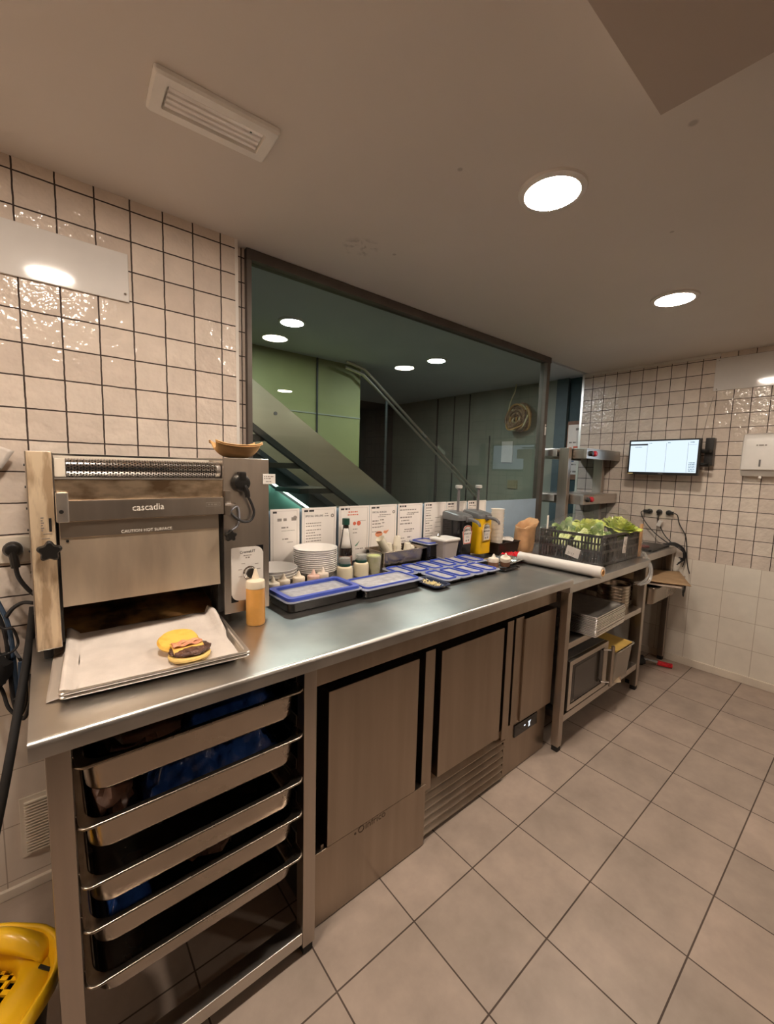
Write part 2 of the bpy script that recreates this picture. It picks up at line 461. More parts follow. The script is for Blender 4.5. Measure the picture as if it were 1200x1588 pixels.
def strokes(mb, origin, xd, yd, lines, t=.0004):
    """rows of word-like dashes: lines = (x0, y, length, height)"""
    X = Vector(xd).normalized(); Y = Vector(yd).normalized(); Z = X.cross(Y); o = Vector(origin)
    for (x0, y, ln, h) in lines:
        x = x0
        while x < x0+ln:
            wd = min(random.uniform(.6, 2.2)*h*1.6, x0+ln-x)
            if wd > h*.3:
                p = [o+X*a+Y*b+Z*c for c in (0, t) for (a, b) in ((x, y), (x+wd, y), (x+wd, y+h), (x, y+h))]
                v = [mb.V(q) for q in p]
                mb.F([v[4], v[5], v[6], v[7]])
                for a, b in ((0, 1), (1, 2), (2, 3), (3, 0)): mb.F([v[a], v[b], v[b+4], v[a+4]])
            x += wd+h*.7
    return mb
Zr = lambda a: Matrix.Rotation(a, 3, 'Z')
Xr = lambda a: Matrix.Rotation(a, 3, 'X')
Yr = lambda a: Matrix.Rotation(a, 3, 'Y')

# ================================================================== SETTING
struct(MB().box(-1.7, XR+.1, -1.6, YG+.05, -.06, 0).build('floor', floor_m))
cl = struct(MB().box(-1.7, XR+.1, -1.6, YG+.02, CEIL, CEIL+.08).build('ceiling', ceil_m))
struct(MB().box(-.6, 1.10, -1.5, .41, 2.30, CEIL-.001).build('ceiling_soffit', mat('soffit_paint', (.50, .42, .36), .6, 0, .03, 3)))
struct(MB().box(-1.7, .64, YB, YB+.15, .855, CEIL).build('wall_back', tile_back))
struct(MB().box(-1.7, .64, YB, YB+.15, 0, .855).build('wall_back_lower', tile_lowb))
struct(MB().box(.64, .6525, YB-.001, YG+.04, .94, CEIL).build('trim_1', white_mt))
struct(MB().box(.6525, .70, YB+.055, YB+.15, .94, CEIL).build('wall_reveal', tile_back))
struct(MB().box(.64, XR, YG-.02, YG+.10, 0, .925).build('wall_under_glass', tile_lowb))
struct(MB().box(XR, XR+.12, -1.6, 1.905, .855, CEIL).build('wall_right', tile_right))
struct(MB().box(XR, XR+.12, -1.6, 1.905, .055, .855).build('wall_right_lower', tile_low))
struct(MB().box(XR-.012, XR+.12, -1.6, 1.82, 0, .058, .004).build('baseboard_right', skirt_m))
struct(MB().box(-1.7, .62, YB-.012, YB+.1, 0, .034, .004).build('baseboard_back', skirt_m))
struct(MB().box(XR-.004, XR+.125, 1.905, 1.925, .90, CEIL).build('trim_2', alu))
struct(MB().box(XR-.012, XR, .9, 1.90, CEIL-.022, CEIL).build('trim_3', white_mt))
struct(MB().box(-1.8, -1.7, -1.6, YB+.1, 0, CEIL).build('wall_left', tile_back))
wf = mat('far_wall_paint', (.50, .43, .36), .5, 0, .15, 1.5)
struct(MB().box(-1.7, XR+.1, -1.7, -1.6, 0, CEIL).build('wall_front', wf))
struct(MB().box(-1.7, 2.9, -1.6, -.50, 0, .92).build('unseen_counter_block', mat('dark_counter_front', (.07, .06, .05), .4, 0, .3, 3)))  # unseen opposite counter, added so the steel fronts reflect something darker
struct(MB().box(.15, .95, -1.6, -1.57, .93, 2.05).build('reflection_panel_1', mat('dark_reflection_panel', (.035, .03, .026), .4, 0, .2)))  # unseen dark panel, added to vary reflections in the steel and glass
struct(MB().box(2.2, 2.9, -1.6, -1.58, .93, 1.9).build('trim_10', mat('dark_reflection_panel', (.035, .03, .026), .4, 0, .2)))  # another unseen dark panel, added only for the reflections

# window over the counter
wn = thing('window_1', None, None, (1.9, YG, .925)); struct(wn)
MB().box(.70, 3.16, YG-.03, YG+.03, CEIL-.045, CEIL-.001, .003).build('window_head', frame_m, wn)
MB().box(.70, .722, YG-.03, YG+.03, .93, CEIL-.045, .002).build('window_jamb', frame_m, wn)
MB().box(3.10, 3.145, YG-.032, YG+.032, .93, CEIL-.045, .003).build('window_jamb', frame_m, wn)
MB().box(.722, 3.10, YG-.02, YG+.02, .926, .955, .002).build('window_sill', frame_m, wn)
MB().box(.722, 3.10, YG-.004, YG+.004, .955, CEIL-.045).build('pane', pane_m, wn)
MB().box(.73, 3.098, YG-.0065, YG-.0045, .957, 1.288).build('frosted_film', frost_m, wn)
tagm = MB().box(3.112, 3.128, YG-.037, YG-.033, 1.80, 1.885, .002).build('lock_plate', white_pl, wn)
MB().cyl((3.12, YG-.037, 1.868), (3.12, YG-.040, 1.868), .005).build('keyhole', black_pl, tagm)

# hall behind the glass
struct(MB().box(.0, 2.27, 3.18, 3.30, 0, CEIL).build('hall_wall_back', hall_green))
struct(MB().box(2.15, 2.27, 3.30, 4.70, 0, CEIL).build('hall_wall_return', hall_dark))
struct(MB().box(2.2, 4.4, 4.70, 4.8, 0, CEIL).build('hall_wall_far', hall_dark))
struct(MB().box(3.95, 4.05, 2.19, 4.70, 0, CEIL).build('hall_wall_end', hall_grey))
struct(MB().box(3.93, 4.05, 2.075, 2.19, 0, CEIL).build('hall_pilaster', hall_blue))
struct(MB().box(3.97, 4.05, 1.925, 2.075, 0, CEIL).build('hall_wall_teal', hall_teal))
struct(MB().box(.0, 4.05, YG+.05, 4.75, CEIL, CEIL+.08).build('hall_ceiling', hall_ceil_m))
struct(MB().box(.0, 4.05, YG+.10, 4.75, -.06, -.001).build('hall_floor', hall_floor_m))
struct(MB().box(-.02, 0, YB+.15, 3.3, 0, CEIL).build('hall_wall_left', hall_dark))
# seams and pale cover strips on the hall walls
n = 3
for (x0, x1, y0, y1, z0, z1, mm) in ((1.812, 1.826, 3.17, 3.18, 0, CEIL, hall_dark), (.7, 2.27, 3.174, 3.18, 1.945, 1.955, hall_grey),
                          (3.935, 3.95, 3.80, 3.815, 0, 2.40, hall_dark), (3.94, 3.95, 3.52, 3.53, 0, 2.40, hall_dark), (3.94, 3.95, 3.28, 3.292, 0, 2.40, hall_dark), (3.942, 3.95, 2.97, 2.98, 0, 1.9, hall_dark)):
    n += 1
    struct(MB().box(x0, x1, y0, y1, z0, z1).build('trim_%d' % n, mm))

# ================================================================== CEILING LIGHTS
def downlight(x, y, label, col, s, ename, group=None, k_=1.0):
    t = thing('downlight', label, 'ceiling light', (x, y, CEIL-.012), group)
    mb = MB(); mb.lathe([(.086*k_, CEIL-.010), (.086*k_, CEIL-.012), (.104*k_, CEIL-.008), (.106*k_, CEIL), (.086*k_, CEIL), (.086*k_, CEIL-.010)], (x, y, 0), 40, None, False, False).build('trim_ring', white_pl, t)
    MB().lathe([(.0862*k_, CEIL-.0100), (.0862*k_, CEIL-.0085)], (x, y, 0), 40).build('lens', emitter(ename, col, s), t)
    return t
downlight(1.315, .795, 'large round ceiling light, lit, over the middle of the steel counter', WARM, LAMP, 'warm_lens')
downlight(2.54, .806, 'round ceiling light, lit, nearer the tiled wall with the monitor', WARM, LAMP, 'warm_lens')
downlight(.07, .80, 'round ceiling light over the toaster end of the counter', WARM, LAMP, 'warm_lens')
downlight(-1.16, .80, 'round ceiling light beyond the toaster, out over the floor', WARM, LAMP, 'warm_lens')
downlight(.3, -.9, 'unseen round fill light added behind the low ceiling panel', WARM, LAMP*.7, 'warm_fill_lens')  # unseen fill lamp, added for more bounce onto the ceiling
downlight(2.3, -1.1, 'unseen round fill light added by the wall facing the counter', WARM, LAMP*.7, 'warm_fill_lens')  # second added fill lamp, out of view behind the camera
downlight(1.257, 2.515, 'cool white round light on the hall ceiling above the stairs', COOL, LAMP_HALL, 'cool_lens', None, .82)
downlight(2.567, 2.514, 'cool white round light on the hall ceiling near the hanging cord bundle', COOL, LAMP_HALL, 'cool_lens', None, .82)

em = thing('emergency_light', 'rectangular white emergency light, unlit, set in the ceiling', 'emergency light', (.39, 1.23, CEIL-.014))
Re = Zr(math.radians(-2.5)); ce = Vector((.392, 1.228, 0))
def er(w_, d_, z, r=.006):
    return [ce+Re @ Vector((a, b, z)) for a, b in rrect(w_, d_, r, 3)]
MB().loft([er(.305, .140, CEIL-.0005), er(.305, .140, CEIL-.010), er(.295, .130, CEIL-.016), er(.245, .082, CEIL-.016), er(.240, .078, CEIL-.0015)], False, True).build('housing', mat('emergency_light_plastic', (.90, .87, .82), .4, 0, .03), em)
dm = MB()
for k in range(4):
    y = -.028+.0187*k
    dm.tube([ce+Re @ Vector((-.116, y, CEIL-.006)), ce+Re @ Vector((.116, y, CEIL-.006))], .0078, 10)
dm.build('diffuser', mat('diffuser_plastic', (.88, .84, .80), .15, 0, .05, coat=.5), em)
MB().cyl(ce+Re @ Vector((.085, -.026, CEIL-.009)), ce+Re @ Vector((.085, -.026, CEIL-.014)), .003).build('indicator', chrome, em)

# ================================================================== TRAY RACK + WORKTOP + REFRIGERATED COUNTER
wt = MB()
wt.prism([(.985, .928), (.985, .953)]+[(.997-.012*math.cos(a_*PI/12), .953+.012*math.sin(a_*PI/12)) for a_ in range(1, 7)]+[(1.80, .965), (1.80, .925), (1.0, .925)], 'x', -.048, 2.055)
tag(wt.build('worktop', [steel_top], None, 50), 'long brushed steel worktop running from the toaster to the film roll', 'worktop')

rk = thing('tray_rack', 'steel rack stand holding five steel pans under the toaster', 'rack', (.28, 1.4, 0))
for (x, y) in ((-.004, 1.03), (.566, 1.03), (-.004, 1.74), (.566, 1.74)):
    lg = MB().box(x-.021, x+.021, y-.021, y+.021, .03, .925, .003).build('leg', steel, rk)
    MB().box(x-.017, x+.017, y-.017, y+.017, 0.0, .031, .004).build('foot', black_rub, lg)
MB().box(.017, .545, 1.010, 1.060, .045, .085, .003).build('bottom_rail', steel_h, rk)
MB().box(.017, .545, 1.72, 1.76, .045, .085, .003).build('bottom_rail', steel_h, rk)
RIMS = (.874, .737, .600, .494, .359)
for z in RIMS:
    for sx in (-1, 1):
        x = .017 if sx < 0 else .545
        mb = MB(); mb.prism([(x, z-.012), (x, z+.030), (x-sx*.003, z+.030), (x-sx*.003, z-.009), (x-sx*.022, z-.009), (x-sx*.022, z-.012)], 'y', 1.052, 1.72)
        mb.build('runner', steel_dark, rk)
# steel pan, rim on the runners
def pan_mesh(w_, d_, h, rim=.016, r=.045, t=.0025, cx=0, cy=0, cz=0, taper=.008):
    def ring(iw, z, rr): return [(a+cx, b+cy, z+cz) for a, b in rrect(w_-2*iw, d_-2*iw, max(rr, .004), 6)]
    i0 = rim; i1 = rim+taper
    return MB().loft([ring(i1+.022, -h, r*.6), ring(i1+.007, -h+.003, r*.85), ring(i1, -h+.012, r), ring(i0, -.008, r), ring(i0-.001, -.0035, r), ring(.005, -.0045, r*.55), ring(.0015, -.0050, r*.55), ring(0, -.0030, r*.55), ring(0, -.0010, r*.55), ring(.0015, .0010, r*.55), ring(.004, .0012, r*.55), ring(.007, .0002, r*.6), ring(i0, 0, r), ring(i0+t, -.006, r), ring(i1+t, -h+.013, r), ring(i1+.008+t, -h+.003+t, r*.85), ring(i1+.024, -h+t, r*.6)])
pan_steel = mat('gastronorm_steel', (.38, .325, .27), .27, 1.0, .07, 8, rvar=.05)
desc = ('topmost steel pan in the rack, meat under a scrap of blue bag', 'second steel pan from the top of the rack, blue bag crumpled in it',
        'middle steel pan of the five in the rack', 'fourth steel pan down the rack, with dark food in it', 'bottom steel pan of the rack, shallower than the rest')
for i, z in enumerate(RIMS):
    h = (.086, .086, .082, .078, .066)[i]
    o = pan_mesh(.526, .64, h, cx=.281, cy=1.315, cz=z-.001, taper=.005).build('steel_pan', pan_steel, None, 58)
    tag(o, desc[i], 'pan', 'steel pans in the rack')
# contents
def crumple(name, m, cx, cy, z0, w_, d_, h, seed, label, cat, n=46):
    def f(u, v):
        x = (u-.5)*w_; y = (v-.5)*d_
        e = min(u, 1-u, v, 1-v)*5; e = min(1, e)
        q = Vector((x*14, y*14, seed))
        k = abs(noise.noise(q))+.6*abs(noise.noise(q*2.3))+.25*noise.noise(q*5)
        return (cx+x, cy+y, z0+e*(h*.45+h*.9*k))
    o = MB().grid(n, n, f).build(name, m, None, None, .0015)
    return tag(o, label, cat)
crumple('blue_bag', blue_bag, .38, 1.30, RIMS[0]-.066, .28, .52, .062, 3, 'blue plastic bag bunched at one end of the topmost pan', 'bag', 40)
tag(MB().blob((.16, 1.25, RIMS[0]-.040), (.11, .20, .036), .3, 3, 2, 28).build('meat_portion', meat), 'brown meat lying in the topmost pan', 'meat')
crumple('blue_bag', blue_bag, .33, 1.27, RIMS[1]-.066, .36, .46, .095, 8, 'large crumpled blue plastic bag filling the second pan down', 'bag', 50)
tag(MB().blob((.092, 1.18, RIMS[1]-.038), (.045, .12, .036), .35, 3, 5, 26).build('meat_portion', meat), 'brown meat at the end of the second pan, beside the blue bag', 'meat')
tag(MB().blob((.33, 1.28, RIMS[3]-.042), (.15, .20, .036), .3, 3, 9, 28).build('meat_portion', meat), 'dark meat lying in the fourth pan of the rack', 'meat')
crumple('blue_bag', blue_bag, .115, 1.2, RIMS[3]-.056, .09, .3, .03, 12, 'scrap of blue bag at the end of the fourth pan down', 'bag', 24)

# refrigerated counter
fr = thing('refrigerated_counter', 'steel refrigerated counter with three doors and a louvred grille', 'fridge', (1.33, 1.4, 0))
MB().box(.605, 2.045, 1.14, 1.78, .02, .924).build('body', mat('fridge_gap_shade', (.018, .014, .011), .6), fr)  # whole body coloured near black so the door gaps look deep and shaded
MB().box(.612, 2.045, 1.062, 1.14, .828, .924, .003).build('header_panel', steel_f, fr)
MB().box(.605, 1.108, 1.0575, 1.14, .004, .2645, .002).build('base_panel', steel_f, fr)
MB().box(1.668, 2.045, 1.082, 1.14, .004, .262, .002).build('base_panel', steel_f, fr)
MB().box(.605, .622, 1.075, 1.14, .262, .828).build('side_post', steel_f, fr)
def door(x0, x1, z0, z1, ly=1.056):
    mb = MB(); mb.box(x0, x1, ly, 1.128, z0, z1, .003); mb.build('door', steel_f, fr)
door(.657, 1.050, .266, .800)
door(1.172, 1.585, .262, .796)
door(1.757, 2.043, .275, .800)
MB().box(1.690, 1.757, 1.066, 1.132, .275, .812, .002).build('door_edge_strip', steel_f, fr)
for (x0, x1) in ((1.092, 1.146), (1.622, 1.672)):
    MB().box(x0, x1, 1.066, 1.14, .225, .810, .002).build('mullion', steel_f, fr)
MB().box(1.05, 1.092, 1.075, 1.14, .235, .262, .002).build('hinge_block', steel_f, fr)
MB().box(1.585, 1.622, 1.075, 1.14, .235, .270, .002).build('hinge_block', steel_f, fr)
MB().box(.640, .652, 1.068, 1.10, .262, .275, .002).build('hinge_block', steel_f, fr)
g = MB(); g.box(1.108, 1.668, 1.112, 1.14, .004, .262)
for k in range(6):
    z = .020+.037*k
    g.prism([(1.072, z), (1.072, z+.004), (1.110, z+.030), (1.112, z+.030), (1.112, z+.010)], 'x', 1.112, 1.664)
g.build('grille', steel_f, fr)
cp = MB().box(1.748, 1.955, 1.076, 1.084, .180, .246, .004).build('control_panel', black_gl, fr)
MB().box(1.83, 1.842, 1.0745, 1.0758, .214, .220).build('indicator', emitter('panel_light', (.9, .95, 1), .4), cp)
MB().prism([(1.868, .224), (1.892, .226), (1.882, .214), (1.886, .198), (1.872, .196), (1.874, .212)], 'y', 1.0745, 1.0758).build('display', emitter('panel_light', (.9, .95, 1), .4), cp)
lgo = text('logo', 'infrico', .036, (.812, 1.0570, .243), (1, 0, 0), (0, 0, 1), mat('etched_logo', (.10, .065, .04), .5), fr, .0008)
lgm = MB(); lgm.lathe([(.009, 0), (.013, 0), (.013, .0008), (.009, .0008), (.009, 0)], (.795, 1.0572, .253), 20, Xr(PI/2), False, False)
lgm.cyl((.770, 1.0575, .249), (.770, 1.0565, .249), .0045, n=12); lgm.build('logo_dot', MATS['etched_logo'], fr)

# ================================================================== OPEN SHELF TABLE
st = thing('open_shelf_table', 'steel table with two open shelves, carrying the lettuce crate', 'table', (2.62, 1.4, 0))
MB().box(2.058, 3.17, 1.0, 1.80, .885, .93, .004).build('table_top', steel_top, st)
for (x, y) in ((2.085, 1.03), (3.145, 1.03), (2.085, 1.75), (3.145, 1.75)):
    lg = MB().box(x-.021, x+.021, y-.021, y+.021, .03, .885, .003).build('leg', steel, st)
    MB().box(x-.018, x+.018, y-.018, y+.018, 0, .031, .004).build('foot', black_rub, lg)
MB().box(2.107, 3.123, 1.015, 1.78, .565, .60, .003).build('shelf', steel_h, st)
MB().box(2.107, 3.123, 1.015, 1.78, .155, .195, .003).build('shelf', steel_h, st)

# side table beyond, against the tiled wall
s3 = thing('side_table', 'narrow steel table against the tiled wall under the sockets', 'table', (3.54, 1.4, 0))
MB().box(3.185, 3.88, 1.055, 1.80, .89, .94, .004).build('table_top', steel_top, s3)
for (x, y) in ((3.212, 1.085), (3.855, 1.085), (3.212, 1.75), (3.855, 1.75)):
    lg = MB().box(x-.021, x+.021, y-.021, y+.021, .03, .89, .003).build('leg', steel, s3)
    MB().box(x-.018, x+.018, y-.018, y+.018, 0, .031, .004).build('foot', black_rub, lg)
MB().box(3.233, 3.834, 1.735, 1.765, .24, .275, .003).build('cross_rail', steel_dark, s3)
for (x, sx) in ((3.234, 1), (3.833, -1)):
    mb = MB(); mb.prism([(x, .700), (x, .735), (x+sx*.003, .735), (x+sx*.003, .703), (x+sx*.03, .703), (x+sx*.03, .700)], 'y', 1.07, 1.73); mb.build('runner', steel_dark, s3)
tag(pan_mesh(.57, .60, .130, cx=3.534, cy=1.275, cz=.715).build('steel_pan', pan_steel, None, 40), 'steel pan sticking out from under the narrow side table', 'pan')
def sheet(name, cx, cy, z, w_, d_, rot, m, label, cat, t=.004, sag=.0, group=None):
    R = Zr(rot)
    def f(u, v):
        p = R @ Vector(((u-.5)*w_, (v-.5)*d_, 0)); return (cx+p.x, cy+p.y, z+sag*noise.noise(Vector((u*2, v*2, cx*9+z*50))))
    o = MB().grid(12, 12, f).build(name, m, None, None, t)
    return tag(o, label, cat, group)
sheet('cardboard_sheet', 3.53, 1.12, .729, .46, .44, .22, mat('grey_cardboard', (.36, .28, .22), .75), 'grey cardboard sheet under the brown one on the protruding pan', 'cardboard', .006, .006)
sheet('cardboard_sheet', 3.545, 1.115, .747, .46, .44, .42, cardboard, 'brown cardboard sheet with a pointed corner sticking out past the side table', 'cardboard', .005, .012)
cr = MB()
for k in range(3):
    a = k*1.2
    cr.tube([(3.80+.035*math.cos(a+t*6.3)*math.sin(t*3.1+.3), .955, .655+.055*math.sin(t*6.3)*math.cos(a)-.03) for t in [i/16 for i in range(17)]], .003, 6)
tag(cr.build('cord_loop', cable_m), 'loop of thin black cord hanging below the pan at the side table', 'cord')
tl = thing('floor_brush', 'black brush with a red handle end lying under the side table', 'brush', (3.66, 1.08, 0))
MB().blob((3.60, 1.16, .035), (.075, .05, .035), .3, 4, 3, 18, flat=-.034).build('brush_head', black_rub, tl)
MB().tube([(3.62, 1.13, .05), (3.68, 1.05, .035)], .010, 8).build('ferrule', chrome, tl)
MB().tube([(3.68, 1.05, .030), (3.715, .99, .022), (3.73, .965, .02)], .019, 10).build('handle', red_pl, tl)

# heat lamp gantry
gn = thing('heat_lamp_gantry', 'two tier steel heat lamp gantry standing on the narrow side table', 'heat lamp shelf', (3.54, 1.70, .94))
for x in (3.222, 3.835):
    MB().box(x-.024, x+.024, 1.645, 1.725, .94, 1.70, .003).build('post', steel, gn)
for (z0, z1, nm) in ((1.618, 1.700, 1), (1.255, 1.335, 2)):
    h = MB().box(3.262, 3.880, 1.535, 1.90, z1-.012, z1, .003).build('shelf', steel_h, gn)
    MB().box(3.262, 3.880, 1.535, 1.56, z0, z1-.012, .003).build('front_rail', steel_h, gn)
    MB().box(3.262, 3.880, 1.875, 1.90, z0, z1-.012, .003).build('rear_rail', steel_h, gn)
    sidep = MB().box(3.262, 3.275, 1.56, 1.875, z0, z1-.012, .002).build('end_panel', steel, gn)
    zc = (z0+z1)/2
    MB().lathe([(.020, 0), (.020, .012), (.016, .02)], (3.325, 1.535, zc), 16, Xr(PI/2)).build('switch_knob', black_pl, gn)
    MB().lathe([(.022, 0), (.022, .014), (.016, .022)], (3.385, 1.535, zc), 16, Xr(PI/2)).build('switch_knob', mat('red_knob', (.55, .015, .03), .3), gn)
    MB().tube([(3.29, 1.70, zc-.01), (3.86, 1.70, zc-.01)], .012, 8).build('heating_rod', steel_dark, gn)
    MB().box(3.10 if 0 else 3.200, 3.262, 1.745, 1.90, z0+.015, z1-.012, .003).build('bracket', alu, gn)

# ================================================================== TOASTER
ZT = .965
to = thing('conveyor_toaster', 'large steel conveyor toaster with a perforated roller and black knobs', 'toaster', (.28, 1.55, ZT))
for x in (-.012, .58):
    for y in (1.41, 1.71):
        MB().cyl((x, y, ZT), (x, y, 1.001), .010, .012).build('foot', black_rub, to)
lh = MB().box(-.036, .018, 1.372, 1.75, 1.0, 1.521, .003).build('side_housing', steel_t, to)
MB().box(-.033, .0165, 1.3695, 1.372, 1.004, 1.519, .001).build('grained_cover', steel_grain, lh)
rv = MB()
for k in range(8): rv.cyl((-.036, 1.385, 1.10+.055*k), (-.039, 1.385, 1.10+.055*k), .003, n=8)
rv.build('rivets', black_pl, lh)
MB().box(.004, .0095, 1.3685, 1.3697, 1.315, 1.350).build('slot', black_in, lh)
sm = MB()
for k in range(6): sm.box(-.012, -.012+.004+.002*(k % 2), 1.3688, 1.3696, 1.317+.0065*k, 1.320+.0065*k)
sm.box(-.008, .010, 1.3688, 1.3696, 1.309, 1.3105); sm.box(-.012, .004, 1.3688, 1.3696, 1.297, 1.2985)
sm.build('scale_marks', ink_soft, lh)
rh = MB().box(.444, .600, 1.372, 1.75, 1.0, 1.521, .003).build('control_housing', steel_t, to)
def star_knob(c, r, par):
    pr = []
    for i in range(60):
        a = 2*PI*i/60
        rr = r*(1+.17*math.cos(5*a))
        pr.append((c[0]+rr*math.cos(a+.3), c[2]+rr*math.sin(a+.3)))
    def ring(k, y): return [(c[0]+(p[0]-c[0])*k, y, c[2]+(p[1]-c[2])*k) for p in pr]
    MB().loft([ring(.8, c[1]), ring(1, c[1]-.003), ring(1, c[1]-.014), ring(.82, c[1]-.019)]).build('star_knob', black_pl, par)
star_knob((.002, 1.355, 1.268), .023, to)
MB().cyl((.002, 1.372, 1.268), (.002, 1.353, 1.268), .008).build('knob_shaft', black_pl, to)
star_knob((.457, 1.352, 1.271), .017, to)
MB().cyl((.457, 1.372, 1.271), (.457, 1.350, 1.271), .007).build('knob_shaft', black_pl, to)
# inner walls, roller, front plates
MB().box(.018, .444, 1.70, 1.75, 1.0, 1.515, .002).build('back_plate', steel, to)
MB().box(.018, .444, 1.46, 1.70, 1.12, 1.40).build('heater_core', black_in, to)
MB().box(.020, .442, 1.368, 1.378, 1.395, 1.452, .002).build('scorched_plate', steel_dirty, to)
MB().box(.020, .442, 1.366, 1.396, 1.449, 1.453, .001).build('ledge', steel_h, to)
MB().box(.022, .440, 1.500, 1.506, 1.48, 1.518).build('rear_guard', cream_pl, to)
MB().box(.018, .444, 1.372, 1.378, 1.511, 1.516).build('top_rod', chrome, to)
MB().box(.020, .044, 1.374, 1.42, 1.455, 1.505, .003).build('roller_bracket', cream_pl, to)
# perforated roller: real holes
mb = MB(); x0, x1, r, nc, nr = .046, .432, .0255, 58, 20
cy_, cz_ = 1.405, 1.480
def onr(u, a, rr=r): return (u, cy_+rr*math.cos(a), cz_+rr*math.sin(a))
du = (x1-x0)/nc; da = 2*PI/nr
for i in range(nc):
    for j in range(nr):
        uc = x0+(i+.5)*du; ac = (j+.5*(i % 2))*da
        sq = [(-.5, -.5), (0, -.5), (.5, -.5), (.5, 0), (.5, .5), (0, .5), (-.5, .5), (-.5, 0)]
        oc = [(.34*math.cos(-.75*PI+k*PI/4), .34*math.sin(-.75*PI+k*PI/4)) for k in range(8)]
        A = [mb.V(onr(uc+p[0]*du, ac+p[1]*da)) for p in sq]
        Bv = [mb.V(onr(uc+p[0]*du*.95, ac+p[1]*da*.95)) for p in oc]
        for k in range(8):
            mb.F([A[k], A[(k+1) % 8], Bv[(k+1) % 8], Bv[k]])
ro = mb.build('perforated_roller', chrome, to, None)
MB().cyl((x0, cy_, cz_), (x1, cy_, cz_), .021, n=20).build('roller_core', black_in, ro)
MB().lathe([(.0265, -.004), (.0265, .008), (.020, .010)], (x1, cy_, cz_), 20, Yr(PI/2)).build('roller_cap', alu, ro)
bar = MB().box(.034, .442, 1.357, 1.372, 1.341, 1.395, .002).build('front_bar', steel_t, to)
MB().box(.019, .046, 1.350, 1.358, 1.338, 1.417, .004).build('hinge_plate', alu, bar)
MB().cyl((.030, 1.351, 1.367), (.030, 1.346, 1.367), .005).build('screw', black_pl, bar)
text('logo', 'cascadia', .027, (.188, 1.3566, 1.362), (1, 0, .02), (0, 0, 1), mat('logo_paint', (.86, .80, .72), .5), bar, .0008, sx=.92)
lf = MB(); lf.loft([[(a+.408, 1.3566, b+1.373) for a, b in rrect(.044, .013, .002, 2)], [(a+.408, 1.3566, b+1.373) for a, b in rrect(.041, .010, .001, 2)]], False, False)
strokes(lf, (.392, 1.3566, 1.371), (1, 0, 0), (0, 0, 1), [(0, 0, .033, .004)]); lf.build('maker_plate', alu, bar)
MB().box(.443, .462, 1.352, 1.373, 1.337, 1.415, .002).build('pin_bracket', steel, to)
MB().tube([(.445, 1.352, 1.372), (.460, 1.343, 1.372), (.472, 1.343, 1.372)], .005, 8).build('latch_pin', chrome, to)
# chute door: brushed plate, reflected light painted as warm streaks, bottom kicked forward
fp = MB(); fp.prism([(1.372, 1.338), (1.380, 1.338), (1.371, 1.112), (1.362, 1.112)], 'x', .024, .428)
fpo = fp.build('chute_door', mat('painted_reflection_steel', (.95, .80, .62), .46, 1.0, vs=3, col2=(.58, .47, .36), thr=(.3, .7), stretch=(3, 1, .8)), to)
MB().box(.026, .426, 1.3655, 1.3715, 1.296, 1.337, .001).build('door_top_band', mat('grey_reflection_steel', (.46, .39, .32), .38, 1.0, .06, 4), fpo)  # darker top band of the door's reflection, added as a grey strip
text('warning', 'CAUTION HOT SURFACE', .0115, (.160, 1.3650, 1.300), (1, 0, .006), (0, 0, 1), MATS['logo_paint'], fpo, .0006)
MB().cyl((.040, 1.3705, 1.287), (.040, 1.366, 1.287), .0035).build('screw', black_pl, fpo)
MB().box(.428, .444, 1.385, 1.46, 1.01, 1.338).build('side_gap', black_in, to)
MB().box(.018, .024, 1.385, 1.46, 1.01, 1.338).build('side_gap', black_in, to)
MB().prism([(1.445, 1.004), (1.70, 1.060), (1.70, 1.050), (1.445, .998)], 'x', .025, .437).build('slide_plate', dirty_plate, to)
MB().prism([(1.385, 1.075), (1.40, 1.075), (1.50, 1.005), (1.49, 1.0)], 'x', .437, .443).build('slide_guide', steel_dirty, to)
# control plate, dial, plug
pl = MB()
def cpo(k, y):
    P = []
    w_, h_, r_ = .110*k, .182*k, .028
    for (sx, sy, rr, a0) in ((1, 1, r_, 0), (-1, 1, .004, PI/2), (-1, -1, r_, PI), (1, -1, .004, 1.5*PI)):
        for i in range(7):
            a = a0+PI/2*i/6
            P.append((.522+sx*(w_/2-rr)+rr*math.cos(a), y, 1.132+sy*(h_/2-rr)+rr*math.sin(a)))
    return P
pl.loft([cpo(1, 1.3715), cpo(1, 1.3695)]); plo = pl.build('control_plate', white_pl, to)
MB().box(.466, .490, 1.3705, 1.3719, 1.037, 1.062).build('sticker_corner', black_gl, to)
MB().box(.553, .578, 1.3705, 1.3719, 1.202, 1.226).build('sticker_corner', black_gl, to)
text('logo', 'CremaLIT', .0125, (.522, 1.3692, 1.203), (1, 0, .05), (0, 0, 1), ink, plo, .0005, 'CENTER', 1.05)
mk = MB(); strokes(mk, (.508, 1.3692, 1.193), (1, 0, 0), (0, 0, 1), [(0, 0, .027, .003), (.007, -.008, .014, .004)])
for a in (40, 10, 130, 165, 200):
    q = math.radians(a); mk.box(.528+.033*math.cos(q)-.006, .528+.033*math.cos(q)+.006, 1.3690, 1.3696, 1.137+.040*math.sin(q)-.001, 1.137+.040*math.sin(q)+.001)
mk.build('dial_marks', ink_soft, plo)
dl = MB().lathe([(.0225, 0), (.0225, .004), (.019, .006), (.018, .016), (.015, .018)], (.528, 1.3695, 1.135), 28, Xr(PI/2)).build('dial', chrome, plo)
MB().lathe([(.017, 0), (.016, .004)], (.528, 1.3515, 1.135), 24, Xr(PI/2)).build('dial_face', black_pl, dl)
MB().box(.538, .542, 1.3455, 1.3480, 1.127, 1.150).build('pointer', white_pl, dl)
